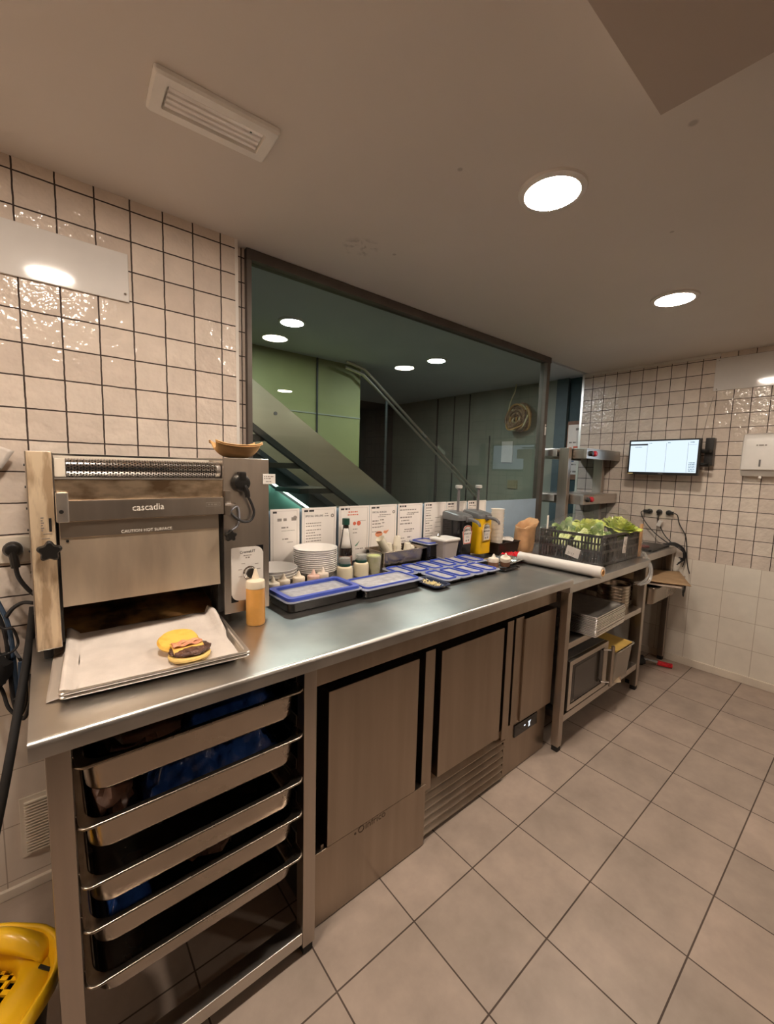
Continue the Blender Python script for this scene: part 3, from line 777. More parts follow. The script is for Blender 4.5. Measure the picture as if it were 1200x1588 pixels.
pg = MB(); pg.lathe([(.030, 0), (.031, .008), (.026, .022), (.016, .028)], (.500, 1.372, 1.440), 24, Xr(PI/2)); pg.box(.488, .512, 1.343, 1.372, 1.445, 1.477, .005)
pg.tube([(.505, 1.350, 1.432), (.513, 1.346, 1.41), (.516, 1.350, 1.395)], .009, 10)
pgo = pg.build('power_plug', black_pl, to)
MB().tube([(.516, 1.350, 1.397), (.531, 1.352, 1.37), (.539, 1.354, 1.34), (.528, 1.354, 1.316), (.505, 1.354, 1.312), (.480, 1.352, 1.325), (.462, 1.360, 1.345)], .0045, 8, 5).build('cable', cable_m, pgo)
MB().tube([(.462, 1.366, 1.345), (.487, 1.364, 1.362), (.494, 1.364, 1.33), (.488, 1.364, 1.30), (.470, 1.366, 1.285)], .003, 8, 5).build('grey_cable', cable_g, to)
tg = MB().box(.576, .621, 1.366, 1.3695, 1.436, 1.470, .001).build('paper_tag', white_pl, to)
sk = MB(); strokes(sk, (.580, 1.3660, 1.440), (1, 0, 0), (0, 0, 1), [(0, .020, .034, .0035), (0, .013, .026, .0035), (.006, .003, .022, .003)]); sk.build('tag_writing', ink_soft, tg)

# kraft food boats on top of the toaster
def boat(z, k, label):
    def pt(u, v):   # u along length, v around the trough
        x = (u-.5)*.150*(1+.14*(2*abs(v-.5))**2)*k
        e = (2*abs(u-.5))**4
        a = (v-.5)*2
        h = .047*min(1, abs(a)*1.25)**1.8+e*.030*(1-abs(a)*.8)-.007*(1-(2*(u-.5))**2)*abs(a)**2
        y = a*.058*(1-.35*e)*k
        zz = h if True else 0
        return (.545+x, 1.53+y, z+max(0, zz))
    o = MB().grid(20, 14, pt).build('food_boat', kraft, None, None, .0015)
    return tag(o, label, 'food tray', 'card boats on the toaster')
boat(1.5235, 1.0, 'lower of the two nested brown card boats on top of the toaster')
boat(1.5285, 1.0, 'upper of the two nested brown card boats on top of the toaster')

# ================================================================== SHEET PANS, PARCHMENT, BURGER
Rt = -.077
def tray_thing(z, label):
    p = pan_mesh(.415, .335, .020, rim=.010, r=.022, t=.0018, taper=.006)
    o = p.build('sheet_pan', alu, None, 40); o.location = (.2205, 1.252, z); o.rotation_euler = (0, 0, Rt)
    return tag(o, label, 'tray', 'sheet pans with the burger')
tray_thing(ZT+.0005, 'lower sheet pan of the two stacked in front of the toaster')
tray_thing(ZT+.0090, 'upper sheet pan in front of the toaster, lined with parchment')
Rm = Zr(Rt)
def pf(u, v):
    x = (u-.5)*.397-.007; y = (v-.5)*.341+.0195
    z = .0125+.0012*noise.noise(Vector((u*7, v*7, 1)))
    bk = max(0, (v-.74)/.26); bk = bk*bk*(3-2*bk); z += .0265*bk
    rgt = max(0, (u-.925)/.075); z += .004*min(1, rgt*1.5)+.070*rgt*max(0, v-.45)
    lf_ = max(0, (.07-u)/.07); z += .0185*min(1, lf_*1.5)
    if u > .9 and v > .8: x += -.018*(v-.8)*5*rgt
    p = Rm @ Vector((x, y, 0)); return (.2205+p.x, 1.252+p.y, ZT+min(z, .060))
tag(MB().grid(40, 36, pf).build('parchment_sheet', paper_gr, None, None, .0005), 'greyish parchment sheet lining the upper sheet pan under the burger', 'paper')
def pf2(u, v):
    return (-.020+u*.075+.018*v, 1.135+v*.29, ZT+.002+.010*(1-(2*u-1)**2)*0+.007*max(0, noise.noise(Vector((u*3, v*2, 4)))) + .004*math.sin(u*PI))
tag(MB().grid(10, 20, pf2).build('parchment_sheet', clear('loose_parchment', (.80, .74, .68), .10, .3, diff=.55, dcol=(.66, .58, .50), fres=False), None, None, .0005), 'loose translucent parchment strip on the worktop beside the stacked sheet pans', 'paper')
zb = ZT+.0135
bg = thing('burger', 'open bacon cheeseburger lying on the parchment', 'burger', (.280, 1.165, zb))
c0 = Vector((.281, 1.158, zb+.003))
mb = MB(); mb.lathe([(.040, 0), (.050, .003), (.0525, .009), (.050, .014), (.044, .015)], c0, 36)
for v in mb.bm.verts: v.co += Vector((0, 0, .0015))*noise.noise(v.co*70)
mb.build('bottom_bun', bun_side, bg)
mb = MB(); mb.blob(c0+Vector((.002, .004, .0215)), (.0515, .047, .0095), .14, 5, 4, 30); mb.build('patty', patty, bg)
def chz(u, v):
    x = (u-.5)*.076; y = (v-.5)*.050; z = .0335
    z -= .010*max(0, (.38-v)/.38)**1.3; z += .0008*noise.noise(Vector((u*3, v*3, 0)))
    p = Zr(.02) @ Vector((x-.004, y+.009, z)); return c0+p
MB().grid(16, 12, chz).build('cheese_slice', cheese, bg, None, .0022)
for k in range(2):
    def bac(u, v):
        x = (u-.5)*(.074-.006*k); y = (v-.5)*.017+.004+.017*k
        z = .0365+.0022*math.sin(u*14+k*2)+.0012*math.sin(v*6+u*5)
        p = Zr(.05) @ Vector((x-.004, y, z)); return c0+p
    MB().grid(26, 6, bac).build('bacon_rasher', bacon, bg, None, .0016)
mb = MB(); Rb = Xr(math.radians(-38)) 
mb.lathe([(.012, -.020), (.034, -.017), (.047, -.008), (.0505, 0), (.046, .006), (.020, .0065), (.001, .0065)], (0, 0, 0), 36)
for v in mb.bm.verts:
    v.co.z += .003*noise.noise(v.co*45)
    v.co.x *= 1.05; v.co = c0+Vector((-.013, .068, .026))+Xr(math.radians(13)) @ Zr(.3) @ v.co
mb.build('top_bun', bun, bg)

# ================================================================== BOTTLES, BOWLS
def squeeze(name, label, x, y, r, h, body, capm, tilt=0, caph=.020, tip=.028, z=ZT, group=None, rot=0):
    t = thing(name, label, 'bottle', (0, 0, 0), group)
    MB().lathe([(r*.92, 0), (r, .004), (r, h-.004), (r*.96, h)], (0, 0, 0), 28).build('body', body, t)
    MB().lathe([(r*1.02, h), (r*1.02, h+caph*.7), (r*.94, h+caph), (r*.55, h+caph+.003), (r*.42, h+caph+.006), (r*.20, h+caph+tip*.75), (r*.14, h+caph+tip)], (0, 0, 0), 24).build('nozzle_cap', capm, t)
    t.location = (x, y, z); t.rotation_euler = (tilt, 0, rot)
    return t
squeeze('squeeze_bottle', 'tall orange squeeze bottle standing beside the toaster', .533, 1.330, .031, .126, orange, bottle_cap, 0, .024, .038)
for i, (x, y, cap, lab) in enumerate(((.697, 1.557, bottle_cap, 'small squeeze bottle closest to the toaster, behind the blue lids'), (.752, 1.575, bottle_cap, 'small squeeze bottle, second from the toaster, in front of the short bowl stack'),
        (.826, 1.585, bottle_cap, 'small squeeze bottle standing between the two bowl stacks'), (.892, 1.575, mat('pink_bottle_cap', (.80, .52, .42), .45), 'small squeeze bottle with a pinkish cap before the tall bowl stack'),
        (.945, 1.585, bottle_wh, 'small white squeeze bottle under the rim of the tall bowl stack'))):
    squeeze('squeeze_bottle', lab, x, y, .0265, .050, bottle_wh, cap, 0, .012, .026)
def bowl_mesh(R, h):
    return MB().lathe([(.001, .003), (R*.42, .003), (R*.44, 0), (R*.50, 0), (R*.52, .005), (R*.80, h*.45), (R*.97, h*.93), (R, h), (R*.985, h+.0015), (R*.955, h-.001), (R*.78, h*.50), (R*.50, .011), (.001, .010)], (0, 0, 0), 48)
ords = ('bottom', 'second from the bottom', 'third from the bottom', 'fourth from the bottom', 'fifth from the bottom', 'sixth from the bottom', 'seventh from the bottom', 'eighth from the bottom', 'ninth from the bottom', 'tenth from the bottom', 'second from the top', 'topmost')
b0 = bowl_mesh(.104, .056).build('china_bowl', china, None, 50)
tag(b0, 'white china bowl, bottom of the tall stack by the dark sauce bottle', 'bowl', 'tall stack of white bowls'); b0.location = (.975, 1.705, ZT)
for k in range(1, 12):
    dup(b0, (.975+random.uniform(-.0012, .0012), 1.705, ZT+.0092*k), k*.7, 'white china bowl, %s of the tall stack by the dark sauce bottle' % ords[k])
b1 = dup(b0, (.757, 1.690, ZT), 0, 'white bowl, lowest of the short stack beside the toaster', 'short stack of white bowls')
for k, nm in ((1, 'second from the bottom'), (2, 'second from the top'), (3, 'topmost')):
    dup(b0, (.757, 1.690, ZT+.0125*k), 0, 'white bowl, %s of the short stack beside the toaster' % nm, 'short stack of white bowls')
bb = MB(); strokes(bb, (.995, 1.706, ZT+.0092*11+.0114), (1, -.1, 0), (.1, 1, 0), [(0, 0, .022, .008)])
mkb = bb.build('stamp', ink, [o for o in D.objects if o.get('label', '').startswith('white china bowl, topmost')][0])

# dark sauce bottle
sb = thing('sauce_bottle', 'tall dark sauce bottle with a green cap and white label', 'bottle', (1.186, 1.765, ZT))
MB().lathe([(.032, 0), (.035, .004), (.035, .10), (.0335, .125), (.025, .165), (.0165, .215), (.0145, .245)], sb.location, 28).build('glass_body', sauce_gl, sb)
MB().lathe([(.0195, .243), (.0195, .274), (.017, .276)], sb.location, 24).build('cap', green_cap, sb)
def lab_ring(z0, z1, f, a0, a1, m, nm, par):
    def q(u, v):
        a = a0+(a1-a0)*u; z = z0+(z1-z0)*v; r = f(z)
        return (1.186+r*math.cos(a), 1.765+r*math.sin(a), ZT+z)
    return MB().grid(12, 4, q).build(nm, m, par, None, .0006)
lab_ring(.125, .225, lambda z: .0345-(z-.125)*.19, PI*1.08, PI*1.62, white_pl, 'neck_label', sb)
lab_ring(.03, .085, lambda z: .0358, PI*1.0, PI*1.8, mat('brown_label', (.22, .12, .09), .5), 'body_label', sb)
# mayonnaise jars standing on end
def jar(x, y, lab):
    t = thing('mayonnaise_bottle', lab, 'bottle', (x, y, ZT))
    MB().lathe([(.034, 0), (.038, .004), (.0385, .055), (.036, .066), (.026, .073)], t.location, 28).build('body', mayo, t)
    MB().lathe([(.0285, .071), (.0285, .083), (.027, .084)], t.location, 28).build('cap', green_cap, t)
    MB().lathe([(.0265, .084), (.0275, .108), (.0262, .1095), (.024, .110)], t.location, 28).build('clear_cover', clear('clear_cap', (.88, .90, .88), 1.2, .08, diff=.35, dcol=(.62, .64, .60)), t)
jar(1.083, 1.615, 'cream jar with green collar and clear top, closer to the bowl stack')
jar(1.196, 1.640, 'cream jar with green collar and clear top, beside the pickle cup')
pc = thing('pickle_cup', 'clear plastic cup of green pickle slices behind the covered boxes', 'cup', (1.288, 1.655, ZT))
MB().lathe([(.030, .002), (.036, .088), (.030, .092)], pc.location, 24).build('pickles', pickle, pc)
MB().lathe([(.0315, 0), (.039, .094), (.0395, .096)], pc.location, 28, None, True, False).build('cup', clear_pl, pc, 35, .0012)

# ================================================================== COVERED BOXES AND LIDS
def lidded(label, x, y, w_, d_, h, rot, base_m, lid_lift, name='lidded_box', food=None, tiltx=0, group=None, tray=0, lid=True, wide=False):
    t = thing(name, label, 'container', (0, 0, 0), group)
    o1 = lambda s, z, r=.022: [(a, b, z) for a, b in rrect(w_-2*s, d_-2*s, r, 5)]
    MB().loft([o1(.016, 0), o1(.010, .004), o1(.007, h-.006), o1(-.002, h-.005), o1(-.002, h), o1(.008, h), o1(.011, .008), o1(.018, .004)]).build('base', base_m, t)
    zl = h+.0005+lid_lift
    if food is not None:
        def ff(u, v):
            return ((u-.5)*(w_-.026), (v-.5)*(d_-.026), max(.006, h-.010)+.004*noise.noise(Vector((u*9, v*9, x*5))))
        MB().grid(18, 12, ff).build('food', food, t, None, .003)
    if lid:
        R0 = .024
        lp = thing('lid', None, None); lp.parent = t
        D.objects.remove(lp)
        e = .012 if wide else .0
        lo = MB().loft([o1(-.004, zl, R0), o1(-.005, zl+.002, R0), o1(-.004, zl+.004, R0), o1(.004, zl+.0045, R0)], True, True).build('lid', blue_clear, t)
        k0, k1 = (.004, .026) if wide else (.010, .018)
        MB().loft([o1(k0, zl+.0046, R0*.9), o1(k0+.001, zl+(.016 if wide else .0105), R0*.9), o1(k1-.001, zl+(.016 if wide else .0105), R0*.7), o1(k1, zl+.0047, R0*.7)], False, False).build('blue_seal', blue_lid, lo)
        def wn_(u, v): return ((u-.5)*(w_-2*k1-.01), (v-.5)*(d_-2*k1-.01), zl+.0062+.0006*noise.noise(Vector((u*6, v*6, x))))
        MB().grid(8, 8, wn_).build('clear_window', mat('hazy_lid', (.47, .46, .48), .25, 0, .15, 30, bump=.3, bs=60), lo, None, .0006)
    t.location = (x, y, ZT); t.rotation_euler = (tiltx, 0, rot)
    return t
lidded('black box under a broad blue rimmed lid, closest to the toaster', .820, 1.432, .335, .190, .040, .03, black_gl, 0, wide=True)
lidded('black box with a pale blue rimmed lid over pinkish food, second from the toaster', 1.150, 1.405, .330, .178, .036, .015, black_gl, 0, food=mat('pink_food', (.70, .42, .34), .4, 0, .2, 40))
fx = (1.478, 1.582, 1.686, 1.795)
fl = ('small blue lidded box in the front row, beside the open box', 'second small blue lidded box along the front row', 'third small blue lidded box along the front row', 'small blue lidded box ending the front row, by the two squat bottles')
for x, lab in zip(fx, fl):
    lidded(lab, x, 1.365, .102, .176, .018, .02, black_gl, 0, 'small_lidded_box', group='small blue lidded boxes')
ob = lidded('small open black box with shredded cheese at the near end of the front row', 1.368, 1.325, .102, .170, .018, .02, mat('dark_blue_plastic', (.025, .035, .075), .25), 0, 'small_open_box', lid=False)
mb = MB()
for k in range(60):
    p = Vector((random.gauss(-.005, .014), random.gauss(0, .026), .009+abs(random.gauss(0, .004)))); d = Vector((random.uniform(-1, 1), random.uniform(-1, 1), .15)).normalized()*.012
    mb.tube([p-d, p+d], .0014, 5)
o_ = mb.build('shredded_cheese', mat('shredded_cheese', (.88, .74, .38), .5), None); o_.parent = ob; 
bx = (1.372, 1.478, 1.584, 1.690)
bl = ('small blue lidded box in the back row, behind the pink food box', 'second small blue lidded box along the back row', 'third small blue lidded box along the back row', 'fourth small blue lidded box along the back row')
for x, lab in zip(bx, bl):
    lidded(lab, x, 1.548, .102, .170, .018, .02, black_gl, 0, 'small_lidded_box', group='small blue lidded boxes')
lidded('tilted blue lidded box propped in front of the clear tub', 1.797, 1.560, .104, .176, .022, .10, black_gl, 0, 'small_lidded_box', tiltx=math.radians(5), group='small blue lidded boxes')
lidded('blue lidded box in front of the black pump dispenser', 1.914, 1.540, .104, .176, .018, -.02, black_gl, 0, 'small_lidded_box', group='small blue lidded boxes')
t5 = pan_mesh(.150, .19, .012, rim=.005, r=.012, t=.002, cx=1.945, cy=1.365, cz=ZT+.0125).build('black_tray', black_gl, None, 40); tag(t5, 'small black tray holding the two squat sauce bottles', 'tray')
squeeze('squat_bottle', 'squat brown sauce bottle with a white cap, upright on the black tray', 1.918, 1.378, .029, .030, bottle_br, bottle_wh, 0, .020, .024, ZT+.003)
squeeze('squat_bottle', 'squat brown sauce bottle leaning over on the black tray', 1.982, 1.345, .028, .030, bottle_br, bottle_wh, math.radians(16), .020, .024, ZT+.011, rot=-.9)

# ================================================================== STEEL PAN OF CUPS, BLACK TUB, CLEAR TUB
gnp = pan_mesh(.325, .176, .100, rim=.012, r=.03, t=.002, cz=ZT+.1005)
go = gnp.build('steel_pan', pan_steel, None, 40); go.location = (1.497, 1.722, go.location.z); tag(go, 'steel pan of paper cups in front of the recipe sheets', 'pan')
lb = lidded('tall black tub with a blue lid beside the steel pan of cups', 1.735, 1.725, .140, .170, .108, 0, black_gl, 0, 'lidded_tub')
cupm = MB().lathe([(.016, 0), (.0175, .002), (.0230, .050), (.0248, .052), (.0248, .054), (.0222, .052), (.0165, .004), (.001, .003)], (0, 0, 0), 24).build('paper_cup', paper_cup, None, 50)
def cup_stack(c, n_, rot, lab, first=None, pitch=.010):
    E = Matrix.Rotation(rot[0], 4, 'X') @ Matrix.Rotation(rot[1], 4, 'Y')
    for k in range(n_):
        o = first if (first and k == 0) else dup(cupm)
        p = Vector(c)+(Vector((0, 0, pitch*k)) if rot[0] else E.to_3x3() @ Vector((0, 0, pitch*k)))
        o.location = p; o.rotation_euler = E.to_euler()
        tag(o, lab % ('lowest', 'second', 'third', 'fourth', 'fifth', 'sixth', 'seventh', 'eighth', 'ninth')[k], 'cup', 'paper cups in the steel pan')
cup_stack((1.462, 1.722, ZT+.030), 8, (0, math.radians(-33)), 'paper cup, %s in the slanted stack in the steel pan', cupm, .0145)
cup_stack((1.474, 1.762, ZT+.0585), 6, (PI, 0), 'paper cup, %s in the upright stack touching the slanted one', pitch=.0125)
cup_stack((1.522, 1.745, ZT+.0585), 9, (PI, 0), 'paper cup, %s in the tallest upright stack in the steel pan', pitch=.0125)
cup_stack((1.570, 1.712, ZT+.0585), 6, (PI, 0), 'paper cup, %s in the upright stack farther along the steel pan', pitch=.0125)
eg = MB().blob((1.615, 1.742, ZT+.085), (.030, .026, .018), .2, 3, 6, 20).build('paper_wad', paper_cup); tag(eg, 'crumpled white paper wad at the end of the steel pan', 'paper')
ct = thing('clear_tub', 'hazy clear plastic tub with a lid beside the black dispenser', 'tub', (1.800, 1.640, ZT))
o1 = lambda w_, d_, z, r=.014: [(1.800+a, 1.640+b, z) for a, b in rrect(w_, d_, r, 4)]
MB().loft([o1(.100, .090, ZT), o1(.104, .094, ZT+.004), o1(.130, .116, ZT+.128), o1(.142, .128, ZT+.129), o1(.142, .128, ZT+.133)], True, False).build('tub', clear('hazy_plastic', (.75, .70, .66), 1.1, .15, diff=.6, dcol=(.56, .49, .43)), ct, 35, .0015)
MB().loft([o1(.142, .128, ZT+.133), o1(.144, .130, ZT+.137), o1(.138, .124, ZT+.142), o1(.110, .095, ZT+.1425)]).build('lid', white_pl, ct)
MB().lathe([(.013, .142), (.012, .150), (.006, .158), (.005, .170)], (1.785, 1.68, ZT), 16).build('lid_knob', chrome, ct)
# separate recipe sheets
heads = ['', 'SPECIAL DELUXE', '', 'SPECIAL BURGER', '', '', '', '']
px = [.803, .966, 1.180, 1.381, 1.588, 1.803, 2.005, 2.216]
labs = ['laminated recipe sheet next to the toaster, with handwriting along its top', 'laminated recipe sheet behind the tall bowl stack, with printed lines', 'laminated recipe sheet behind the dark sauce bottle, with small red and green pictures',
        'laminated recipe sheet behind the cups, with an orange burger picture', 'laminated handwritten recipe sheet above the end of the steel pan', 'laminated list sheet beside the black dispenser', 'laminated sheet mostly hidden behind the black dispenser', 'laminated sheet mostly hidden behind the yellow dispenser']
for i, x in enumerate(px):
    wd = .198 if i != 0 else .150
    x1 = x+wd
    t = thing('recipe_sheet', labs[i], 'sign', ((x+x1)/2, 1.824, .998), 'recipe sheets along the glass')
    MB().box(x, x1, 1.8225, 1.8245, .998, 1.296, .0006).build('sheet', paper, t)
    def ln(L_, m_, nm_):
        q = MB(); strokes(q, (x, 1.8224, .998), (1, 0, 0), (0, 0, 1), L_); q.build(nm_, m_, t)
    bd = MB()
    for (a, b, c_, d_) in ((x+.012, x1-.012, 1.262 if i in (1, 2) else 1.2855, 1.2863), (x+.012, x+.0128, 1.01, 1.2863), (x1-.0128, x1-.012, 1.01, 1.2863)):
        bd.box(a, b, 1.8220, 1.8226, min(c_, d_-.0008), d_) if a == x+.012 and b > x+.02 and i not in (1, 2) else bd.box(a, b, 1.8220, 1.8226, c_ if b < a+.01 else d_-.0008, d_)
    bd.build('border', ink_soft, t)
    ln([(.012, .278, .055 if i else .02, .009)], ink, 'heading_chip')
    if heads[i]: text('heading', heads[i], .0135, (x+.018, 1.8220, 1.250), (1, 0, 0), (0, 0, 1), ink, t, .0004)
    if i == 0: ln([(.035, .240, .060, .013), (.107, .240, .026, .016), (.055, .205, .035, .007), (.055, .192, .07, .002), (.06, .15, .03, .006), (.085, .135, .03, .003)], ink_soft, 'handwriting')
    elif i == 1: ln([(.022, .218-.014*k-(.006 if k > 1 else 0), .085 if k != 3 else .05, .0045) for k in range(7)]+[(.022, .10, .03, .004), (.13, .264, .018, .004), (.128, .252, .026, .004)], ink_soft, 'copy_block')
    elif i == 2:
        ln([(.06, .263, .06, .006), (.055, .248, .07, .006)], ink_red, 'red_heading'); ln([(.135, .214, .04, .003), (.09, .17, .03, .004), (.09, .15, .03, .004), (.02, .17, .02, .004), (.11, .06, .05, .005)], ink_soft, 'copy_block')
        q = MB()
        for (a, b, r) in ((.100, .203, .010), (.128, .203, .013)): q.lathe([(.001, 0), (r, 0), (r, .0006)], (x+a, 1.8224, .998+b), 16, Xr(PI/2))
        q.build('red_picture', ink_red, t)
        q = MB(); q.prism([(x+.105, 1.08), (x+.130, 1.095), (x+.136, 1.105), (x+.120, 1.08), (x+.108, 1.075)], 'y', 1.8218, 1.8225); q.build('green_picture', ink_green, t)
    elif i == 3:
        ln([(.020, .205, .045, .006), (.075, .209, .03, .006), (.020, .188, .06, .006), (.09, .192, .015, .006), (.020, .170, .06, .005), (.08, .173, .02, .004), (.020, .145, .04, .004), (.07, .238, .08, .005), (.06, .228, .06, .004)], ink_soft, 'handwriting')
        q = MB(); q.prism([(x+.068+.026*math.cos(a), 1.130+.017*math.sin(a)) for a in [k*PI/8 for k in range(16)]], 'y', 1.8218, 1.8225); q.prism([(x+.10, 1.135), (x+.12, 1.128), (x+.142, 1.150), (x+.125, 1.146), (x+.105, 1.147)], 'y', 1.8218, 1.8225)
        q.build('burger_picture', mat('orange_ink', (.80, .32, .16), .6), t)
        MB().prism([(x+.048, 1.134), (x+.088, 1.136), (x+.086, 1.142), (x+.05, 1.141)], 'y', 1.8214, 1.8219).build('burger_filling', mat('brown_ink', (.20, .06, .03), .6), t)
    elif i == 4: ln([(.015, .258, .13, .006), (.075, .240, .09, .005), (.070, .231, .06, .005)]+[(.018+.01*(k % 2), .213-.019*k, random.uniform(.05, .11), .007) for k in range(3)]+[(.055, .14, .08, .006), (.05, .128, .07, .005), (.025, .09, .03, .005), (.08, .092, .03, .007), (.025, .072, .04, .005)], ink_soft, 'handwriting')
    else: ln([(.016, .262-.016*k, random.uniform(.03, .07), .006 if k % 3 == 0 else .004) for k in range(14)]+[(.10, .2-.03*k, .05, .003) for k in range(4)], ink_soft, 'list_lines')
    if i in (0, 1, 3):
        q = MB(); q.lathe([(.004, 0), (.010, 0), (.010, .0006), (.004, .0006)], (x1-.024, 1.8224, 1.252), 8, Xr(PI/2), False, False); q.build('emblem', ink_soft, t)

# ================================================================== PUMP DISPENSERS
def dispenser(x0, x1, y0, y1, body_m, lid_m, label, sub, labm, z1=.265):
    cx, cy = (x0+x1)/2, (y0+y1)/2
    t = thing('pump_dispenser', label, 'dispenser', (cx, cy, ZT))
    R = lambda sx, sy, z, r=.025, dy=0: [(cx+a, cy+dy+b, ZT+z) for a, b in rrect((x1-x0)*sx, (y1-y0)*sy, r, 5)]
    MB().loft([R(.94, .94, 0), R(.97, .97, .004), R(.97, .96, .03), R(1, 1, z1*.62), R(1.0, 1.0, z1-.035)]).build('body', body_m, t)
    # sloped lid, higher at the back
    lidr = []
    for (k, dz, r) in ((1.02, 0, .026), (1.03, .004, .027), (1.03, .018, .027), (.96, .028, .03), (.60, .036, .03)):
        ring = []
        for a, b in rrect((x1-x0)*k, (y1-y0)*k, r, 5):
            ring.append((cx+a, cy+b, ZT+z1-.035+dz+(.022*(b/(y1-y0)+.5) if dz > .01 else 0)))
        lidr.append(ring)
    MB().loft(lidr).build('lid', lid_m, t)
    zt = ZT+z1+.012
    p = MB().cyl((cx, cy, zt-.02), (cx, cy, ZT+.425), .0085, n=14).build('pump_rod', grey_pl, t)
    MB().lathe([(.010, -.006), (.022, 0), (.0225, .014), (.018, .019)], (cx, cy, ZT+.425), 24).build('pump_button', mat('pump_cap_grey', (.50, .49, .46), .4), p)
    MB().box(cx-.016, cx+.016, y0-.012, y0+.04, ZT+z1-.045, ZT+z1-.008, .004).build('spout_block', grey_pl, t)
    zs = ZT+z1-.030
    mb = MB()
    for (yy, zz, h_) in (): pass
    secs = [(y0-.010, zs+.004, .020), (y0-.045, zs+.001, .019), (y0-.075, zs-.006, .017), (y0-.092, zs-.018, .015), (y0-.096, zs-.028, .010)]
    mb.loft([[(cx+a, yy, zz+b) for a, b in rrect(.024, h_, .006, 3)] for (yy, zz, h_) in secs]).build('spout', grey_pl, t)
    # keystone label on the front
    lz = ZT+.085; yl = y0+.001
    key = [(-.034, 0), (.034, 0), (.046, .080), (.036, .080), (.036, .100), (.022, .113), (0, .117), (-.022, .113), (-.036, .100), (-.036, .080), (-.046, .080)]
    kx = (x1-x0)/.130
    lo = MB().prism([(cx+a*kx, lz+b) for a, b in key], 'y', yl-.006, yl-.0035).build('label', white_pl, t)
    e = MB()
    inner = [(a*.84, .007+b*.87) for a, b in key]
    n_ = len(key)
    for i in range(n_):
        j = (i+1) % n_
        q = [(cx+key[i][0]*kx*.97, yl-.0066, lz+.0015+key[i][1]*.975), (cx+key[j][0]*kx*.97, yl-.0066, lz+.0015+key[j][1]*.975), (cx+inner[j][0]*kx, yl-.0066, lz+inner[j][1]), (cx+inner[i][0]*kx, yl-.0066, lz+inner[i][1])]
        e.F([e.V(p_) for p_ in q])
    e.build('label_border', labm, lo, None, .0006)
    text('brand', 'HEINZ', .019*kx, (cx, yl-.0066, lz+.082), (1, 0, 0), (0, 0, 1), ink, lo, .0006, 'CENTER')
    text('flavour', sub, .0135*kx, (cx, yl-.0066, lz+.060), (1, 0, 0), (0, 0, 1), ink, lo, .0006, 'CENTER')
    q = MB(); strokes(q, (cx-.02*kx, yl-.0064, lz+.016), (1, 0, 0), (0, 0, 1), [(.006, .030, .028, .003), (.004, .022, .032, .003), (.004, 0, .012, .011), (.024, .001, .013, .012)]); q.build('small_print', ink_soft, lo)
    return t
dispenser(1.932, 2.062, 1.640, 1.800, black_gl, mat('slate_lid', (.14, .14, .14), .3), 'black pump dispenser with a white keystone shaped label', 'BARBECUE', ink_red)
dispenser(2.128, 2.262, 1.645, 1.800, yellow, mat('slate_lid', (.14, .14, .14), .3), 'bright yellow pump dispenser with a white keystone shaped label', 'MUSTARD', yellow)

# cups, black box, paper bag, red packets, foil tray
bxm = pan_mesh(.250, .145, .088, rim=.004, r=.01, t=.003, cx=2.455, cy=1.705, cz=.931+.0885).build('black_box', mat('dark_brown_plastic', (.035, .022, .016), .3), None, 40); tag(bxm, 'dark box of white cups and lids beside the yellow dispenser', 'box')
bigc = MB().lathe([(.031, 0), (.033, .002), (.0435, .088), (.0465, .091), (.0465, .094), (.042, .091), (.032, .004), (.001, .003)], (0, 0, 0), 28).build('tall_cup', mat('white_card_cup', (.86, .79, .70), .5), None, 50)
for k in range(9):
    o = bigc if k == 0 else dup(bigc)
    o.location = (2.408, 1.715, .938+.0265*k)
    tag(o, 'large white paper cup, %s in the stack beside the yellow dispenser' % ('lowest', 'second from the bottom', 'third from the bottom', 'fourth from the bottom', 'fifth from the bottom', 'sixth from the bottom', 'seventh from the bottom', 'eighth from the bottom', 'topmost')[k], 'cup', 'large cups in the dark box')
lidc = MB().lathe([(.044, 0), (.046, .003), (.043, .007), (.034, .009), (.033, .004), (.001, .004)], (0, 0, 0), 28).build('cup_lid', white_pl, None, 50)
for k, (x, y, z, a, b) in enumerate(((2.515, 1.70, 1.004, .25, .1), (2.475, 1.680, 1.012, -.2, .35), (2.535, 1.715, 1.016, .1, -.3), (2.495, 1.725, 1.024, .5, .2))):
    o = lidc if k == 0 else dup(lidc)
    o.location = (x, y, z); o.rotation_euler = (a, b, 0)
    tag(o, ('white cup lid lowest in the jumble in the dark box', 'white cup lid leaning toward the cup stack in the dark box', 'white cup lid at the paper bag end of the dark box', 'white cup lid on top of the jumble in the dark box')[k], 'lid', 'loose cup lids')
pb = MB()
def bagr(k, z, tw):
    ring = []
    for i in range(40):
        a = 2*PI*i/40; rx, ry = .075*k, .055*k
        q = 1+.20*noise.noise(Vector((math.cos(a)*1.6, math.sin(a)*1.6, z*14)))
        p = Vector((rx*math.copysign(abs(math.cos(a))**.7, math.cos(a))*q, ry*math.copysign(abs(math.sin(a))**.7, math.sin(a))*q, 0))
        ring.append((2.665+p.x+tw+.10*z, 1.665+p.y, .931+z+((.030*math.cos(a)+.012*noise.noise(Vector((math.cos(a)*2, math.sin(a)*2, 9)))) if z > .17 else 0)))
    return ring
pb.loft([bagr(.9, 0, 0), bagr(1, .03, 0), bagr(1.02, .08, 0), bagr(.98, .13, 0), bagr(1.02, .17, .0), bagr(1.08, .205, .01)], True, False)
tag(pb.build('paper_bag', brown_pap, None, 60, .0012), 'crumpled open brown paper bag beside the crate', 'bag')
crumple('red_packets', red_pl, 2.40, 1.580, .931, .24, .085, .040, 21, 'heap of shiny red wrappers in front of the dark box', 'wrapper', 30)
